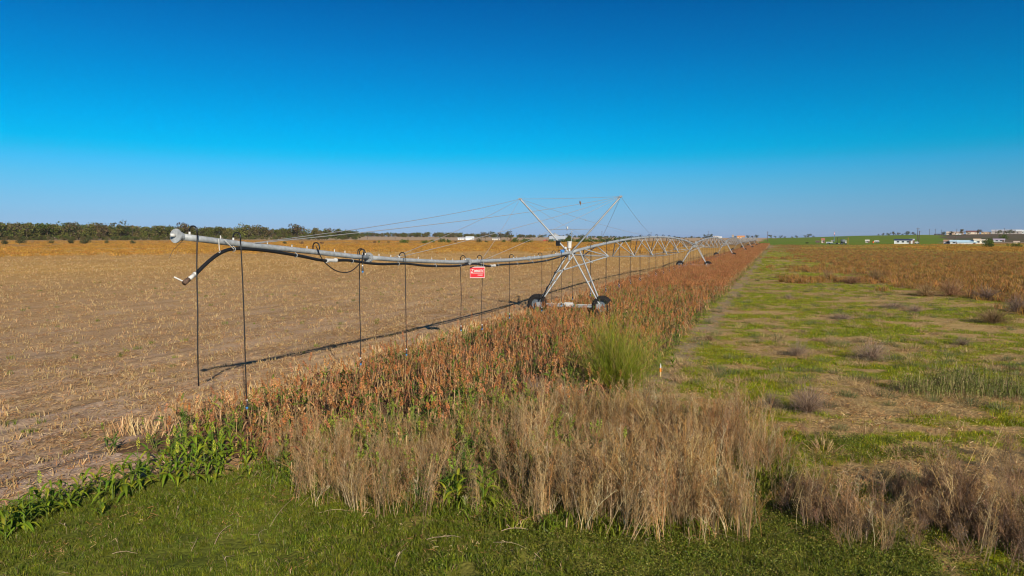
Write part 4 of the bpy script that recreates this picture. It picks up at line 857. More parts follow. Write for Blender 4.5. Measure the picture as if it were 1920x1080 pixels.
for p, H, k, l in [(1322, 7, 0, 'dark round tree left of the white houses beyond the machine'), (1331, 8, 0, 'dark taller tree over the white houses beyond the machine'), (1296, 4, 5, 'small dark lone tree on the horizon left of the white houses'),
    (1377, 4, 0, 'small dark tree left of the orange-roofed house'), (1401, 5.5, 0, 'dark tree right of the orange-roofed house'), (1409, 4.5, 5, 'low brown tree between two dark trees beyond the machine'), (1417, 6.5, 0, 'round dark tree at the right end of the trees beyond the machine'),
    (1443, 6, 3, 'tree just right of the lone utility pole on the horizon'), (1452, 4, 3, 'small tree second right of the lone utility pole'), (1463, 5, 0, 'dark tree third right of the lone utility pole'), (1470, 3.5, 1, 'low tree fourth right of the lone utility pole'),
    (1484, 3, 1, 'tiny tree left of a gap on the horizon above the green field'), (1492, 4.5, 0, 'small dark tree on the horizon above the green field'), (1508, 4, 3, 'low tree left of a pointed one on the green horizon'), (1515, 7, 0, 'pointed dark tree on the horizon left of the brown shed'), (1524, 3.5, 1, 'low tree right of a pointed one on the green horizon'),
    (1645, 3, 5, 'low brown tree at the left end of the hill-crest clump'), (1654, 4.5, 2, 'brown tree second from the left in the hill-crest clump'), (1664, 5.5, 1, 'olive tree third from the left in the hill-crest clump'), (1674, 6.5, 2, 'tallest brown tree of the hill-crest clump'), (1683, 5, 5, 'grey-brown tree right of the tallest in the hill-crest clump'), (1690, 3, 0, 'low dark tree at the right end of the hill-crest clump'),
    (1699, 7, 0, 'round dark tree standing apart on the green hill crest'), (1709, 5.5, 5, 'brown tree right of the round dark one on the hill crest'), (1714, 3, 0, 'tiny dark tree beside the paired poles on the crest'),
    (1767, 6, 0, 'dark tree beside the leftmost hilltop house'), (1782, 6, 5, 'brown tree between two hilltop houses'), (1800, 8.5, 2, 'tall round tree at the right end of the hilltop houses'), (1812, 5, 0, 'dark shrub-like tree left of the red-roofed hilltop house'), (1833, 8, 5, 'wide brown tree right of the red-roofed hilltop house'),
    (1870, 6.5, 0, 'dark tree in front of the left end of the long hilltop warehouse'), (1884, 5, 5, 'brown tree in front of the middle of the long hilltop warehouse'), (1890, 7.5, 0, 'tall dark tree in front of the long hilltop warehouse'), (1898, 5, 5, 'low brown tree left of the white hilltop tank building')]:
    x, y = at(p, 1105); tree(x, y, H*1105/1280, k, l, None, 1.25)
bush(1856, 464, 21, 17, BG, 'large round green bush standing before the white farm buildings')
bush(1905, 464, 13, 10, BG, 'smaller round green bush near the right edge of the photo')
bush(1883, 448, 13, 9, BG, 'green bush on the brown slope below the hilltop warehouse')
bush(1513, 456.5, 8, 3, BD, 'low dark bush beside the brown weed field')
# ---------------------------------------------------------------- poles, buildings
mb = MB(); mb.tube([(0, 0, 0), (0, 0, 1)], [.16, .10], 7, (.11, .08, .06)); POLE = mb.mesh('pole', M_dry)
mb = MB(); mb.box((0, 0, 0), (2.4, .14, .14), 0, (.12, .09, .07)); ARM = mb.mesh('crossarm', M_dry)
mb = MB(); mb.tube([(0, 0, 0), (0, 0, .25)], [.05, .03], 6, (.3, .3, .3)); INS = mb.mesh('insulator', M_dry)
def pole(px, py, hp, label, D=None):
    x, y = at(px, D) if D else gp(px, py); D = math.hypot(x, y); h = hp*D/1280
    t = thing('utility_pole', label, 'utility pole', (x, y, float(terr(x, y)))); link('pole', POLE, t, scl=(1.6, 1.6, h)); a = link('crossarm', ARM, t, (0, 0, h-.7))
    for q in (-1, 0, 1): link('insulator', INS, t, (q, 0, h-.62))
for a in [(1439, 453, 18, 'lone utility pole right of the far end of the irrigation machine'), (1327, 447.5, 13, 'utility pole behind the dark trees beyond the second span', 1090), (1128, 447, 13, 'utility pole rising over the hedge left of the right mast', 1080), (1220, 446, 11, 'utility pole behind the top of the first span', 1080),
          (1720, 455, 24, 'taller of the paired poles right of the white mobile home'), (1723, 456, 20, 'shorter of the paired poles right of the white mobile home'), (1740, 441, 10, 'first crest pole right of the paired poles', 1100), (1751, 441, 10, 'second crest pole right of the paired poles', 1100), (1763, 441, 9, 'crest pole at the left end of the hilltop houses', 1100),
          (1791, 441, 9, 'pole above the second hilltop house', 1100), (1880, 441, 9, 'pole above the long hilltop warehouse', 1120), (1864, 441, 7, 'pole left of the long hilltop warehouse', 1100), (1791, 452, 8, 'pole on the slope behind the small white sheds'), (249, 450, 20, 'bare pole standing in front of the left wood', ), (650, 449, 14, 'pole at the right end of the left wood'),
          (689, 449, 8, 'first thin pole in the pale field right of the wood'), (741, 449, 9, 'second thin pole in the pale field right of the wood'), (765, 449, 9, 'third thin pole in the pale field right of the wood'), (806, 448, 7, 'fourth thin pole in the pale field, above the hedge'), (969, 447, 10, 'thin pole above the pair of green bushes', 1000)]:
    pole(a[0], a[1], a[2], a[3], a[4] if len(a) > 4 else None)
M_win = flat('window_glass', (.03, .04, .05), rough=.15)
def building(px, py, wp, hp, label, wall, roof, cat='house', rr=.35, dep=None, wins=2, door=True, D=None, name='house', rz=0.0, flatroof=False):
    x, y = at(px, D) if D else gp(px, py); D = math.hypot(x, y); w = wp*D/1280; H = hp*D/1280; d = dep or min(w*.7, 9); rh = H*rr; wh = H-rh
    t = thing(name, label, cat, (x, y, float(terr(x, y))-.1), -math.atan2(x, y)+rz)
    mw = flat('wall_%02d%02d%02d' % tuple(int(v*99) for v in wall), wall); mr_ = flat('roof_%02d%02d%02d' % tuple(int(v*99) for v in roof), roof)
    mb = MB(); mb.add([(-w/2, -d/2, 0), (w/2, -d/2, 0), (w/2, d/2, 0), (-w/2, d/2, 0), (-w/2, -d/2, wh), (w/2, -d/2, wh), (w/2, d/2, wh), (-w/2, d/2, wh), (-w/2, 0, H-.05), (w/2, 0, H-.05)],
        [(0, 1, 5, 4), (1, 2, 6, 9, 5), (2, 3, 7, 6), (3, 0, 4, 8, 7), (0, 3, 2, 1)] if not flatroof else [(0, 1, 5, 4), (1, 2, 6, 5), (2, 3, 7, 6), (3, 0, 4, 7), (0, 3, 2, 1)]); mb.build('wall', mw, t)
    o_ = .3; mb = MB()
    if flatroof: mb.box((0, 0, wh+rh/2), (w+o_*2, d+o_*2, max(rh, .2)))
    else:
        mb.add([(-w/2-o_, -d/2-o_, wh-.12), (w/2+o_, -d/2-o_, wh-.12), (w/2+o_, 0, H), (-w/2-o_, 0, H), (-w/2-o_, d/2+o_, wh-.12), (w/2+o_, d/2+o_, wh-.12),
                (-w/2-o_, -d/2-o_, wh+.02), (w/2+o_, -d/2-o_, wh+.02), (w/2+o_, 0, H+.16), (-w/2-o_, 0, H+.16), (-w/2-o_, d/2+o_, wh+.02), (w/2+o_, d/2+o_, wh+.02)],
               [(6, 7, 8, 9), (9, 8, 11, 10), (0, 3, 2, 1), (3, 4, 5, 2), (0, 1, 7, 6), (5, 4, 10, 11), (1, 2, 8, 7), (2, 5, 11, 8), (0, 6, 9, 3), (3, 9, 10, 4)])
    mb.build('roof', mr_, t)
    for i in range(wins):
        xx = -w/2+w*(i+.8)/(wins+.6); ww = min(1.3, w/(wins+2)); hh = min(1.1, wh*.4)
        mb = MB(); mb.box((xx, -d/2-.02, wh*.58), (ww+.2, .08, hh+.2)); f = mb.build('window', flat('frame_white', (.7, .7, .68)), t); mb = MB(); mb.box((xx, -d/2-.045, wh*.58), (ww, .07, hh)); mb.build('pane', M_win, f)
    if door: mb = MB(); mb.box((w*.38, -d/2-.03, min(2.05, wh*.8)/2+.1), (1.0, .09, min(2.05, wh*.8))); mb.build('door', flat('door_brown', (.16, .10, .07)), t)
    return t
WH = (.60, .60, .58); GR = (.42, .44, .46); TN = (.42, .32, .22)
building(866, 449.5, 15, 4, 'low white open-fronted farm shed with pale roof, left of the pair', WH, (.6, .62, .64), 'shed', name='farm_shed', wins=3, dep=9)
building(881, 449.8, 15, 6.5, 'white farm shed with pale metal roof, right of the pair', WH, (.6, .64, .66), 'shed', name='farm_shed', rr=.45, wins=0, dep=10)
building(930, 450, 14, 4.5, 'cream house half hidden under the spreading farm trees', (.6, .52, .38), (.3, .28, .26), wins=3)
building(1046, 451.6, 31, 9, 'grey metal farm building with dark walls behind the left mast', (.10, .14, .17), (.42, .46, .50), 'barn', name='metal_barn', rr=.55, wins=0, dep=16)
# grain bin
x, y = at(1040, 690); z = float(terr(x, y)); t = thing('grain_bin', 'domed silver grain bin rising behind the grey metal farm building', 'grain bin', (x, y, z))
mb = MB(); mb.tube([(0, 0, 0), (0, 0, 5.4)], 3.9, 20); mb.build('bin_wall', M_galv, t)
mb = MB(); mb.tube([(0, 0, 5.4), (0, 0, 6.6), (0, 0, 7.4), (0, 0, 7.6)], [4.05, 2.4, .8, .4], 20); mb.build('bin_roof', M_galv, t)
mb = MB(); mb.tube([(0, 0, 7.6), (0, 0, 8.1)], .4, 8); mb.build('roof_cap', M_galvd, t)
building(1341, 444.5, 9, 4, 'white house with pale roof beside dark trees beyond the second span', WH, (.55, .5, .45), D=1080, wins=2)
building(1349, 444.5, 6, 3, 'small white outbuilding right of a white house beyond the second span', WH, (.6, .6, .6), D=1085, wins=1, door=False, cat='shed')
building(1388, 444.5, 13, 4.5, 'house with bright orange-tan roof beyond the far spans', (.55, .36, .22), (.55, .24, .08), D=1080, rr=.5)
building(1373, 444.5, 3, 6, 'narrow tan tower-like shed left of the orange-roofed house', TN, (.25, .2, .16), D=1085, cat='shed', wins=1, door=False)
building(1543, 455.6, 4.5, 8, 'small tall rust and white shed on the edge of the green field', (.55, .42, .38), (.3, .12, .08), cat='shed', name='small_shed', wins=1)
building(1533, 455, 6, 3.5, 'dark low open shelter left of the rust and white shed', (.10, .07, .06), (.14, .09, .07), cat='shed', name='small_shed', wins=0, door=False)
building(1561, 453.5, 4, 3, 'small pale box-like hut at the foot of the radio mast', (.5, .48, .35), (.3, .3, .25), cat='hut', name='equipment_hut', wins=0)
building(1626, 455.2, 5.5, 5, 'small weathered grey-tan shed standing alone before the green field', (.40, .36, .30), (.5, .46, .4), cat='shed', name='small_shed', wins=1)
building(1693, 457, 25, 7.6, 'long white mobile home with dark blue roof and small square windows', WH, (.03, .04, .10), 'mobile home', name='mobile_home', rr=.2, wins=3, dep=5)
building(1709.5, 456.8, 6.5, 7.6, 'pinkish-white box annex at the right end of the mobile home', (.62, .56, .54), (.5, .5, .5), 'annex', name='annex', rr=.15, wins=0, dep=5)
building(1777, 457.3, 11, 6.5, 'white shed with brown-topped porch, leftmost of the farm buildings on the right', (.55, .5, .5), (.35, .22, .15), 'shed', name='farm_shed', rr=.3, wins=1)
building(1789, 457.3, 11, 6, 'white and orange shed with pale blue roof among the farm buildings on the right', WH, (.42, .55, .62), 'shed', name='farm_shed', rr=.3, wins=1)
building(1813, 457.6, 25, 6, 'long pale blue-roofed white building among the farm buildings on the right', WH, (.48, .66, .74), 'barn', name='long_barn', rr=.5, wins=0, dep=9)
building(1839, 457.6, 18, 7.5, 'cream-white flat-topped building left of the large round bush', (.75, .70, .58), (.7, .64, .55), name='farm_building', cat='building', rr=.15, wins=2, flatroof=True, dep=8)
building(1853, 452.5, 15, 4, 'long shed with flat black roof behind the cream-white building', (.14, .10, .09), (.02, .02, .02), 'shed', name='farm_shed', wins=0, door=False, flatroof=True, rr=.4)
building(1873, 453, 14, 4.4, 'white trailer home with mauve roof above the large round bush', WH, (.42, .34, .42), 'trailer home', name='trailer_home', wins=2, rr=.3, dep=4)
building(1906, 457, 6.5, 4, 'small cream hut at the right edge before the brown slope', (.8, .72, .45), (.5, .4, .3), 'hut', name='small_hut', wins=0)
building(1832, 451, 9, 3, 'low tan hay-coloured shed behind the cream-white building', (.5, .36, .2), (.5, .34, .2), 'shed', name='farm_shed', wins=0, door=False)
for p, w, h, wl, rf, l in [(1758, 13, 2, (.12, .12, .14), (.05, .06, .09), 'long low dark shed, leftmost on the hilltop'), (1777, 7, 5, (.62, .48, .34), (.5, .4, .3), 'tan gabled house, first of the hilltop houses'), (1793, 15, 4.5, (.66, .48, .34), (.42, .34, .28), 'wide tan house with white trailer before it on the hilltop'),
    (1821, 17, 5.5, (.70, .58, .44), (.20, .09, .07), 'cream hilltop house with dark red roof'), (1846, 12, 3.5, (.60, .42, .22), (.5, .36, .24), 'low golden-tan hilltop house'), (1884, 37, 6.5, (.42, .37, .33), (.40, .40, .42), 'long pale grey-roofed warehouse on the hilltop'), (1911, 12, 6, WH, (.7, .72, .74), 'bright white block building at the right end of the hilltop')]:
    building(p, 441, w, h, l, wl, rf, 'building' if w > 20 or p > 1900 else 'house', D=1125, wins=2 if w < 20 else 5, rr=.35, name='hilltop_building' if w > 20 or p > 1900 else 'hilltop_house', flatroof=p > 1900)
building(1795, 441, 7, 2, 'small white trailer before the wide tan hilltop house', WH, (.7, .7, .7), 'trailer', D=1095, wins=1, door=False, name='white_trailer', flatroof=True, rr=.1)
# radio mast
x, y = gp(1564, 453.5); D = math.hypot(x, y); h = 17*D/1280; t = thing('radio_mast', 'thin lattice radio mast with a red and white top behind the tank truck', 'mast', (x, y, float(terr(x, y))))
mb = MB()
for a, b in ((-.5, -.3), (.5, -.3), (0, .5)):
    mb.tube([(a, b, 0), (a*.4, b*.4, h*.72)], .07, 4)
for i in range(9): z0 = h*.08*i; k = 1-.6*i/9; mb.tube([(-.5*k, -.3*k, z0), (.5*k, -.3*k, z0+h*.08)], .04, 4); mb.tube([(.5*k, -.3*k, z0), (-.5*k, -.3*k, z0+h*.08)], .04, 4)
o = mb.build('lattice', flat('mast_blue_grey', (.10, .18, .26)), t)
for i, c in enumerate([(.7, .1, .08), (.8, .8, .8), (.6, .08, .08)]): mb = MB(); mb.tube([(0, 0, h*(.72+.09*i)), (0, 0, h*(.81+.09*i))], .26-.05*i, 6); mb.build('mast_band', flat('mast_band%d' % i, c), t)
# tank truck, gantry, trailer, camper, car
def wheels(t, xs, d, r, y0=None):
    for xx in xs:
        for sg in (-1, 1):
            mb = MB(); mb.tube([(xx, sg*d/2-.12*sg, r), (xx, sg*d/2+.1*sg, r)], r, 14); w = mb.build('wheel', M_rubber, t); mb = MB(); mb.tube([(xx, sg*d/2+.08*sg, r), (xx, sg*d/2+.13*sg, r)], r*.5, 10); mb.build('hub', M_rim, w)
def vthing(name, label, cat, px, py):
    x, y = gp(px, py); return thing(name, label, cat, (x, y, float(terr(x, y))), -math.atan2(x, y)), math.hypot(x, y)/1280
t, m_ = vthing('tank_truck', 'dark grey tank truck with white cab standing under a tall steel gantry', 'truck', 1582, 458.3)
mb = MB(); mb.tube([(-5*m_, 0, 1.9), (-4.8*m_, 0, 1.9), (1.6*m_, 0, 1.9), (1.8*m_, 0, 1.9)], [.8, 1.05, 1.05, .8], 16); mb.build('tank', flat('tank_grey', (.10, .12, .13)), t, smooth=True)
mb = MB(); mb.box((2.9*m_, 0, 1.6), (1.9*m_, 2.1, 2.0)); mb.box((3.9*m_, 0, 1.1), (.5*m_, 2.0, 1.0)); c_ = mb.build('cab', M_white, t); mb = MB(); mb.box((2.9*m_, -1.06, 2.05), (1.2*m_, .04, .6)); mb.build('window', M_win, c_)
mb = MB(); mb.box((-.6*m_, 0, .72), (9*m_, 1.1, .25)); mb.build('chassis', M_black, t); wheels(t, (-3.8*m_, -2.4*m_, 3*m_), 2.1, .48)
t, m_ = vthing('gantry', 'tall steel gantry with one black and one orange post over the tank truck', 'gantry', 1580, 457.6)
for xx, c_, n_ in ((-8*m_, (.03, .03, .03), 'black'), (8*m_, (.42, .20, .05), 'orange')): mb = MB(); mb.box((xx, 0, 5.6*m_), (.6*m_, .5, 11.2*m_)); o = mb.build('post', flat('post_'+n_, c_), t); o['label'] = n_+' post'
mb = MB(); mb.box((0, 0, 11.5*m_), (17*m_, .35, .35)); mb.build('beam', flat('beam_dark', (.06, .08, .06)), t)
t, m_ = vthing('low_trailer', 'low white trailer with a raised front carrying a blue V-shaped mark', 'trailer', 1561, 457.5)
mb = MB(); mb.box((-6.5*m_, 0, 2.2*m_), (7*m_, 2.1, 2.9*m_)); fr_ = mb.build('front_box', M_white, t)
mb = MB(); mb.add([(-3*m_, -1.0, .7*m_), (10.5*m_, -1.0, .5*m_), (10.5*m_, -1.0, .95*m_), (1.5*m_, -1.0, 1.15*m_), (0, -1.0, 3.2*m_), (-3*m_, -1.0, 3.6*m_), (-3*m_, 1.0, .7*m_), (10.5*m_, 1.0, .5*m_), (10.5*m_, 1.0, .95*m_), (1.5*m_, 1.0, 1.15*m_), (0, 1.0, 3.2*m_), (-3*m_, 1.0, 3.6*m_)],
    [(0, 1, 2, 3, 4, 5), (6, 11, 10, 9, 8, 7), (0, 6, 7, 1), (1, 7, 8, 2), (2, 8, 9, 3), (3, 9, 10, 4), (4, 10, 11, 5), (5, 11, 6, 0)]); mb.build('bed', M_white, t)
for sg in (-1, 1): mb = MB(); mb.add([(-6.5*m_, -1.09, 1.6*m_), (-6.5*m_+.5*m_, -1.09, 1.6*m_), (-6.5*m_+sg*1.3*m_+.6*m_, -1.09, 3.4*m_), (-6.5*m_+sg*1.3*m_-.4*m_, -1.09, 3.4*m_)], [(0, 1, 2, 3)]); mb.build('blue_mark', M_blue, fr_)
wheels(t, (-5*m_, 6*m_, 7.4*m_), 2.0, .42)
t, m_ = vthing('camper', 'small white camper trailer with dark side windows before the green field', 'camper', 1644, 455.4)
mb = MB(); w = 7.5*m_; h = 4.4*m_
pr = [(-w/2, .5), (w/2*.8, .5), (w/2, .5+h*.3), (w/2*.85, .3+h*.75), (w*.2, h), (-w*.4, h), (-w/2, h*.85)]; n_ = len(pr)
mb.add([(a, -1.1, b) for a, b in pr]+[(a, 1.1, b) for a, b in pr], [tuple(range(n_)), tuple(range(2*n_-1, n_-1, -1))]+[(i, i+n_, (i+1) % n_+n_, (i+1) % n_) for i in range(n_)]); b_ = mb.build('body', M_white, t)
for xx in (-.18, .22): mb = MB(); mb.box((xx*w, -1.12, h*.6), (w*.2, .05, h*.28)); mb.build('window', M_win, b_)
wheels(t, (0, .9), 2.0, .38)
def car(px, py, wp, label, mat_, name='parked_car', truck=False):
    t, m_ = vthing(name, label, 'car' if not truck else 'truck', px, py); L_ = wp*m_
    pr = [(-.5, .2), (.5, .2), (.5, .5), (.34, .56), (.2, .95), (-.22, .97), (-.38, .6), (-.5, .55)] if not truck else [(-.5, .25), (.5, .25), (.5, .55), (.3, .6), (.2, 1.0), (-.05, 1.0), (-.1, .6), (-.5, .6)]
    mb = MB(); n_ = len(pr); mb.add([(a*L_, -.88, b*1.5) for a, b in pr]+[(a*L_, .88, b*1.5) for a, b in pr], [tuple(range(n_)), tuple(range(2*n_-1, n_-1, -1))]+[(i, i+n_, (i+1) % n_+n_, (i+1) % n_) for i in range(n_)]); b_ = mb.build('body', mat_, t)
    mb = MB(); mb.box((.0*L_ if not truck else .08*L_, -.885, 1.14), (.32*L_ if not truck else .16*L_, .04, .36)); mb.build('window', M_win, b_); wheels(t, (-.32*L_, .32*L_), 1.7, .34)
car(1719, 457.3, 6, 'white car parked right of the white mobile home', M_white)
car(1023, 452, 9, 'red farm truck parked left of the grey metal farm building', flat('truck_red', (.45, .03, .03)), 'farm_truck', True)
car(957, 451.5, 8, 'dark red pickup between the farm trees and the green bushes', flat('pickup_red', (.28, .04, .03)), 'farm_truck', True)
t, m_ = vthing('barrel', 'small orange barrel left of the white camper', 'barrel', 1637, 455.6)
mb = MB(); mb.tube([(0, 0, 0), (0, 0, .25), (0, 0, .7), (0, 0, 1.0)], [.36, .42, .42, .36], 12); mb.build('drum', flat('barrel_orange', (.75, .10, .02)), t); mb = MB(); mb.tube([(0, 0, 1.0), (0, 0, 1.06)], .3, 12); mb.build('lid', M_black, t)
# ---------------------------------------------------------------- single plants
random.seed(77)
LEAF = []
for i in range(5):
    mb = MB(); Lf = random.uniform(.50, .78); up = random.uniform(.9, 1.4); dr = random.uniform(.9, 1.5); pts = leaf_pts((0, 0, 0), 0, Lf, up, dr, 5); w = random.uniform(.065, .095); vs = []
    ws = [w*.5, w*.95, w, w*.85, w*.5, .004]; c = [(.15, .22, .012), (.20, .25, .014), (.11, .175, .012), (.27, .28, .02), (.16, .225, .012)][i]
    for p, ww in zip(pts, ws): vs += [(p[0], ww/2, p[2]+ww*.2), (p[0], 0, p[2]), (p[0], -ww/2, p[2]+ww*.2)]
    mb.add(vs, [(3*i_+j, 3*i_+j+1, 3*i_+j+4, 3*i_+j+3) for i_ in range(5) for j in (0, 1)], c); LEAF.append(mb.mesh('leaf', M_green, True))
mb = MB(); mb.tube([(0, 0, 0), (0.01, 0, .5), (0, .01, 1)], [.012, .009, .004], 5, (.13, .18, .03)); STK = mb.mesh('stalk', M_green)
mb = MB()
for k in range(46):
    t_ = k/46; a = k*2.4; r = .022*math.sin(PI*min(1, t_*.85+.15))+.004; mb.quad((math.cos(a)*r, math.sin(a)*r, t_*.20), .026, jit((.34, .36, .035), .25))
SHD = mb.mesh('seed_head', M_green)
def green_plant(px, py, H, head, label, group=None, hc=None, n=9):
    x, y = gp(px, py); z = float(gz(x, y)); t = thing('sorghum_plant', label, 'sorghum plant', (x, y, z), random.uniform(0, 6), group)
    link('stalk', STK, t, (0, 0, 0), (random.gauss(0, .05), random.gauss(0, .05), 0), (1, 1, H*.85)); s_ = H/1.0
    for k in range(n):
        f = (k+.5)/n; link('leaf', random.choice(LEAF), t, (0, 0, H*.70*f), (0, 0, k*2.4+random.gauss(0, .4)), (s_*(1.1-.35*f)*random.uniform(.8, 1.15),)*3)
    if head: link('seed_head', SHD, t, (0, 0, H*.83))
    return t
GP = [(10, 1018, .6, 0, 'left'), (35, 1000, .6, 0, 'left'), (62, 990, .6, 0, 'left'), (90, 985, .55, 0, 'left'), (22, 1008, .5, 0, 'left'), (48, 1005, .55, 0, 'left'), (78, 975, .6, 1, 'left'), (100, 972, .55, 0, 'left'), (118, 970, .6, 0, 'left'), (135, 962, .5, 0, 'left'), (148, 952, .5, 0, 'left'), (192, 975, .42, 0, 'lone'),
      (160, 940, .55, 0, 'mid'), (185, 938, .5, 0, 'mid'), (212, 942, .7, 0, 'mid'), (232, 940, .72, 0, 'mid'), (248, 935, .68, 0, 'mid'), (262, 928, .6, 0, 'mid'),
      (262, 905, .8, 1, 'big'), (280, 900, .85, 1, 'big'), (300, 908, .75, 0, 'big'), (318, 905, .8, 1, 'big'), (335, 910, .75, 1, 'big'), (352, 905, .8, 1, 'big'), (370, 910, .7, 0, 'big'), (388, 912, .75, 1, 'big'), (404, 908, .8, 1, 'big'),
      (330, 885, .85, 1, 'big'), (350, 880, .9, 1, 'big'), (368, 882, .95, 1, 'big'), (386, 878, .9, 0, 'big'), (402, 880, .95, 1, 'big'), (418, 882, .85, 1, 'big'), (372, 858, .9, 1, 'big'), (392, 856, .95, 1, 'big'), (412, 855, .85, 0, 'big'), (432, 862, .75, 0, 'big'),
      (462, 880, .7, 0, 'edge'), (478, 862, .6, 0, 'edge'), (455, 850, .6, 0, 'edge'), (467, 905, .45, 0, 'edge')]
GL = {'left': 'leafy green sorghum plant in the low row along the lawn', 'lone': 'small single green sorghum plant standing out in the lawn at the left', 'mid': 'leafy green sorghum plant in the middle clump by the lawn',
      'big': 'tall yellow-headed green sorghum plant in the big clump before the crop\'s left corner', 'edge': 'green sorghum plant between the big green clump and the dry weeds'}
for i, (p, q, h, hd, g) in enumerate(GP):
    lb = GL[g]
    if g == 'big' and not hd: lb = 'headless leafy green sorghum plant in the big clump before the crop\'s left corner'
    if g == 'left' and hd: lb = 'green sorghum plant with a yellow head in the low row at the left'
    if g == 'big': lb = lb.replace('in the big clump', ('back' if q < 870 else 'middle' if q < 890 else 'front') + (' left' if p < 360 else ' right') + ' of the big clump').replace('tall ', '').replace(" before the crop's left corner", '').replace('the crop\'s left corner', 'the crop corner')
    if g == 'left' and not hd: lb = lb.replace('in the low row', 'at the lower left end of the row' if p < 60 else 'in the right part of the row')
    if g == 'mid': lb = lb.replace('in the middle clump', 'in the left half of the middle clump' if p < 220 else 'in the right half of the middle clump')
    green_plant(p, q, h*(1.2 if g in ('left', 'mid') else .98), hd, lb, None if g == 'lone' or (g == 'left' and hd) else 'green sorghum plants between stubble and lawn')
for p, q, h, l in [(838, 952, .62, 'bright green sorghum plant, left one of three before the weeds at the centre'), (858, 952, .80, 'bright green fan-leaved sorghum plant, tallest of three before the weeds at the centre'), (905, 955, .85, 'dark green sorghum plant standing by a dark hollow in the weeds, right one of three')]:
    green_plant(p, q, h, 0, l, n=13)
green_plant(1262, 690, .75, 0, 'pale green sorghum plant at the strip edge right of the feathery bush', n=10)
# fallen stalks on the lawn
def stalk(a, b, label, r=.007, bend=.0):
    xa, ya = gp(*a); xb, yb = gp(*b); z0 = float(gz(xa, ya))+.07; z1 = float(gz(xb, yb))+.09; x, y = (xa+xb)/2, (ya+yb)/2; L_ = math.hypot(xb-xa, yb-ya)
    if L_ > 1.1: k_ = 1.1/L_; xa, xb, ya, yb = x+(xa-x)*k_, x+(xb-x)*k_, y+(ya-y)*k_, y+(yb-y)*k_
    t = thing('fallen_stalk', label, 'stalk', (xa, ya, z0)); mb = MB(); P = []
    for i in range(6):
        f = i/5; P.append((( xb-xa)*f+bend*math.sin(PI*f)*.1, (yb-ya)*f+random.gauss(0, .008), (z1-z0)*f+math.sin(PI*f)*.035))
    mb.tube(P, [r, r, r*.9, r*.8, r*.7, r*.5], 5, jit((.42, .31, .18), .15)); mb.build('stem', M_dry, t)
    mb = MB(); k = 2; mb.ribbon([P[k], vadd(P[k], (random.gauss(0, .06), random.gauss(0, .05), .03)), vadd(P[k], (random.gauss(0, .12), random.gauss(0, .1), .0))], [.012, .014, .003], jit((.42, .3, .17), .15)); mb.build('dry_leaf', M_dry, t)
for i, (a, b, l) in enumerate([((111, 994), (126, 1020), 'short pale stalk lying on the lawn near the left edge'), ((220, 1020), (228, 1056), 'pale stalk pointing down the lawn, crossing another near the bottom left'), ((211, 1050), (258, 1051), 'pale stalk lying crosswise near the bottom left'), ((358, 1043), (371, 1019), 'thick pale stalk leaning right on the lower left lawn'),
    ((403, 1028), (436, 995), 'long brown stalk lying diagonally on the lower left lawn'), ((489, 1025), (501, 1005), 'short stalk right of the long diagonal brown one'), ((330, 978), (342, 950), 'thin stalk on the shaded lawn below the big green clump'), ((417, 1050), (427, 1080), 'thin stalk at the bottom edge left of centre'),
    ((507, 998), (548, 947), 'longest pale straw stalk lying diagonally on the lawn'), ((563, 957), (597, 927), 'pale stalk just below the foot of the dry weeds, left'), ((597, 973), (663, 967), 'long thin stalk lying crosswise below the dry weeds'), ((680, 975), (706, 951), 'bent stalk near the straw heap under the weeds'),
    ((1072, 998), (1119, 978), 'thick pale stalk at the foot of the dry weeds, centre'), ((1311, 994), (1394, 1025), 'long curved twig on the dark ground cover at lower right'), ((925, 1027), (984, 1039), 'long straw stalk lying crosswise at the bottom centre'), ((800, 1020), (864, 1020), 'pale straw stalk lying level at the bottom centre'),
    ((940, 1005), (990, 1004), 'pale stalk just left of the thick stalk under the weeds'), ((1000, 1065), (1020, 1040), 'short stalk at the bottom edge, centre'), ((1212, 1035), (1222, 1022), 'small upright twig tip in the dark ground cover'), ((740, 1075), (760, 1045), 'thin straw stalk at the bottom edge left of centre, near the middle'), ((1290, 1030), (1300, 1010), 'short straw stalk below the right end of the thicket')]):
    stalk(a, b, l, random.uniform(.003, .006), random.gauss(0, .25))
# feathery green bush
random.seed(31)
def feather(H, W_, n, cols, seedc=8, thin=.005, upp=1.0):
    mb = MB()
    for k in range(n):
        a = random.uniform(0, 2*PI); sp = random.uniform(0, 1)**.8; h = H*random.uniform(.45, 1.0)*(1-.35*sp*upp)*(.82+.22*math.sin(a*3+1)+.1*math.sin(a*7)); ex, ey = math.cos(a)*sp*W_/2, math.sin(a)*sp*W_/2
        wx, wy = random.gauss(0, .05)*H, random.gauss(0, .05)*H; P = lambda t: (ex*t**1.3+math.cos(a)*.03+wx*math.sin(3.5*t), ey*t**1.3+math.sin(a)*.03+wy*math.sin(3*t), h*t); c = jit(random.choice(cols), .3)
        mb.ribbon([P(0), P(.3), P(.6), P(.85), P(1)], [thin*2, thin*1.6, thin*1.2, thin, thin*.5], c)
        for j in range(seedc):
            t = random.uniform(.3, .97); b = P(t); q = random.uniform(0, 2*PI); Lb = random.uniform(.08, .26)*H*.5*(1.2-t)
            mb.ribbon([b, (b[0]+math.cos(q)*Lb*.35, b[1]+math.sin(q)*Lb*.35, b[2]+Lb*.6), (b[0]+math.cos(q)*Lb*.55, b[1]+math.sin(q)*Lb*.55, b[2]+Lb*random.uniform(.5, 1.1))], [thin, thin*.9, thin*.5], jit(c, .2))
    return mb
x, y = gp(1158, 742); t = thing('feathery_bush', 'large feathery bright green bush growing in front of the sorghum strip', 'bush', (x, y, float(gz(x, y))))
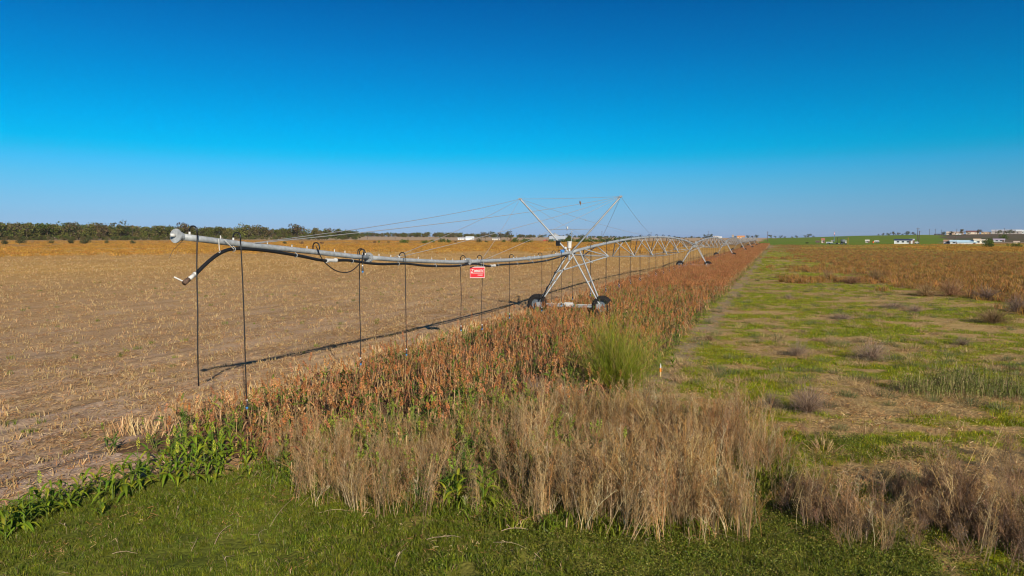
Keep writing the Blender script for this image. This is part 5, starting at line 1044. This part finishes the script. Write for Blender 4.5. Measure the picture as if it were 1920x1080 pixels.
feather(2.9, 3.7, 1000, [(.23, .26, .014), (.17, .21, .012), (.28, .27, .025), (.12, .16, .012), (.28, .22, .06)], 20, .0045, .35).build('foliage', M_green, t)
mb = MB()
for k in range(9): a = k*.7; mb.tube([(math.cos(a)*.04, math.sin(a)*.04, -.03), (math.cos(a)*.16, math.sin(a)*.16, .8)], [.016, .008], 5, (.16, .17, .05))
mb.build('stem', M_green, t)
GREY = [(.30, .21, .15), (.24, .165, .12), (.36, .26, .18), (.19, .13, .09)]; BRN = [(.25, .145, .07), (.20, .115, .06), (.30, .18, .09)]
DB = []
for i, c in enumerate((GREY, GREY, BRN, BRN)):
    mb = MB(); random.seed(60+i)
    for k in range(420):
        a = random.uniform(0, 2*PI); el = math.acos(random.uniform(.0, 1)); r = random.uniform(.6, 1.0); e = (math.cos(a)*math.sin(el)*r, math.sin(a)*math.sin(el)*r, abs(math.cos(el))*r)
        m1 = vadd(vmul(e, .5), (random.gauss(0, .05), random.gauss(0, .05), random.gauss(.04, .04))); cc = jit(random.choice(c), .3)
        mb.ribbon([(0, 0, 0), m1, e], [.012, .009, .004], cc)
        for j in range(3): f = random.uniform(.4, 1); b = vmul(e, f); mb.ribbon([b, vadd(b, (random.gauss(0, .1), random.gauss(0, .1), random.uniform(0, .14)))], [.008, .003], jit(cc, .2))
    DB.append(mb.mesh('twigs', M_dry))
mb = MB(); mb.tube([(0, 0, -.05), (0, 0, .15)], [.05, .03], 6, (.2, .14, .1)); DSTEM = mb.mesh('root_stem', M_dry)
for p, q, w, h, k, l in [(1495, 668, 64, 34, 0, 'pale straw-coloured dry bush in the green lane, left one of two'), (1632, 676, 88, 44, 0, 'larger pale dry bush in the green lane, right one of two'), (1515, 775, 110, 62, 1, 'grey matted dry bush just right of the tall weed thicket'), (1445, 768, 70, 40, 1, 'low grey dry bush touching the right corner of the weed thicket'),
    (1552, 523, 40, 20, 3, 'brown rounded dry bush at the left corner of the brown weed field'), (1598, 532, 52, 20, 3, 'grey-brown flattened dry bush at the front edge of the brown weed field'), (1640, 524, 46, 22, 3, 'brown dry bush right of a flattened one along the weed field edge'), (1735, 555, 64, 26, 3, 'broad brown dry bush in the middle of the weed field front edge'),
    (1782, 556, 60, 34, 2, 'reddish-brown dry bush right of the broad one along the weed field edge'), (1850, 562, 66, 26, 1, 'grey dry bush with a dark shadow at its foot near the right edge'), (1862, 606, 84, 34, 3, 'dense brown dry bush low down near the right edge'), (1905, 585, 50, 34, 1, 'grey-brown dry bush cut by the right edge of the photo'),
    (1715, 585, 36, 16, 0, 'small pale dry tuft below the weed field front edge'), (1675, 578, 60, 15, 0, 'low straw-coloured swept tuft in the green lane'), (1805, 648, 44, 18, 1, 'small dark grey dry bush between green patches at right'), (1580, 598, 60, 14, 0, 'flat straw-coloured tuft in the middle of the green lane'), (1480, 560, 26, 12, 0, 'small straw tuft near the left side of the green lane'), (1330, 640, 26, 16, 3, 'small brown tuft on the bare line beside the sorghum')]:
    x, y = gp(p, q); D = math.hypot(x, y); t = thing('dry_bush', l, 'dry bush', (x, y, float(gz(x, y))), random.uniform(0, 6)); link('twigs', DB[k], t, scl=(w/2*D/1280, w/2*D/1280, h*D/1280)); link('root_stem', DSTEM, t)
# grey wispy weed plumes between sorghum and weeds
for p, q, h, l in [(1005, 745, .85, 'silvery-grey wispy weed plume leaning among the sorghum, left one of two'), (1050, 760, .75, 'silvery-grey wispy weed plume leaning among the sorghum, right one of two')]:
    x, y = gp(p, q); t = thing('wispy_weed', l, 'weed', (x, y, float(gz(x, y)))); random.seed(int(p)); feather(h*1.1, 1.3, 130, [(.40, .30, .22), (.33, .24, .18), (.46, .36, .27)], 8, .005).build('plume', M_dry, t); link('root_stem', DSTEM, t)
def mound(w, h):
    mb = MB(); cols = [(.19, .20, .055), (.13, .16, .03), (.25, .22, .085), (.29, .21, .11), (.16, .18, .04)]
    blobs = [(random.uniform(-.42, .42)*w, random.uniform(-.22, .22)*w, random.uniform(.5, 1)*h) for _ in range(16)]
    for k in range(1500):
        b = random.choice(blobs); x = b[0]+random.gauss(0, .11)*w; y = b[1]+random.gauss(0, .11)*w; r = math.hypot(x-b[0], y-b[1])/(.3*w); hh = b[2]*random.uniform(.25, 1)*max(.15, 1-r)
        c = jit(random.choice(cols), .3); P = (x, y, max(0, hh-random.uniform(.1, .3)*h)); mb.ribbon([P, (x+random.gauss(0, .03), y+random.gauss(0, .03), hh), (x+random.gauss(0, .07), y+random.gauss(0, .07), hh+random.uniform(.0, .10))], [.008, .007, .003], c)
        mb.quad((x+random.gauss(0, .05), y+random.gauss(0, .05), hh), random.uniform(.015, .04), jit(c, .2), 1.4)
    return mb
# young leafy bush patch at right
for p, q, w, h, l in [(1755, 735, 130, 58, 'wide pale green leafy weed bush left of another before the right edge'), (1865, 740, 150, 66, 'wide grey-green seedy weed bush at the right edge'), (1800, 722, 90, 46, 'pale green weed bush behind and between two wider ones at right')]:
    x, y = gp(p, q); D = math.hypot(x, y); t = thing('weed_bush', l, 'bush', (x, y, float(gz(x, y)))); random.seed(int(p)); mound(w*D/1280, h*D/1280).build('foliage', M_dry, t); link('root_stem', DSTEM, t)
# marker stake
x, y = gp(1238, 706); t = thing('marker_stake', 'short wooden marker stake with white top and orange band at the corner of the strip', 'stake', (x, y, float(gz(x, y))), .3)
mb = MB(); mb.box((0, 0, .05), (.05, .03, .22)); mb.build('post', flat('stake_wood', (.45, .3, .16)), t)
mb = MB(); mb.box((0, 0, .225), (.054, .034, .13)); mb.build('orange_band', flat('stake_orange', (.85, .20, .02)), t)
mb = MB(); mb.add([(-.027, -.017, .29), (.027, -.017, .29), (.027, .017, .29), (-.027, .017, .29), (-.012, -.017, .44), (.012, -.017, .44), (.012, .017, .44), (-.012, .017, .44)], [(0, 1, 5, 4), (1, 2, 6, 5), (2, 3, 7, 6), (3, 0, 4, 7), (4, 5, 6, 7), (0, 3, 2, 1)]); mb.build('white_top', M_white, t)

# ---------------------------------------------------------------- where several things look alike, the label says which one along the row
ORD = ['first', 'second', 'third', 'fourth', 'fifth', 'sixth', 'seventh', 'eighth', 'ninth', 'tenth', 'eleventh', 'twelfth', 'thirteenth', 'fourteenth', 'fifteenth']
same = {}
for o in COL.objects:
    if o.parent is None and o.get('label'): same.setdefault(o['label'], []).append(o)
for lb, os_ in same.items():
    if len(os_) > 1:
        for i, o in enumerate(sorted(os_, key=lambda o: o.location.x/o.location.y)): o['label'] = lb.replace(' of the row along the lawn', ' of the lawn row').replace(' of the middle clump by the lawn', ' of the middle clump').replace('headless leafy', 'headless').replace('leafy green sorghum', 'leafy sorghum').replace('green sorghum plant', 'sorghum plant') + (', %s from left' % ORD[min(i, 14)])
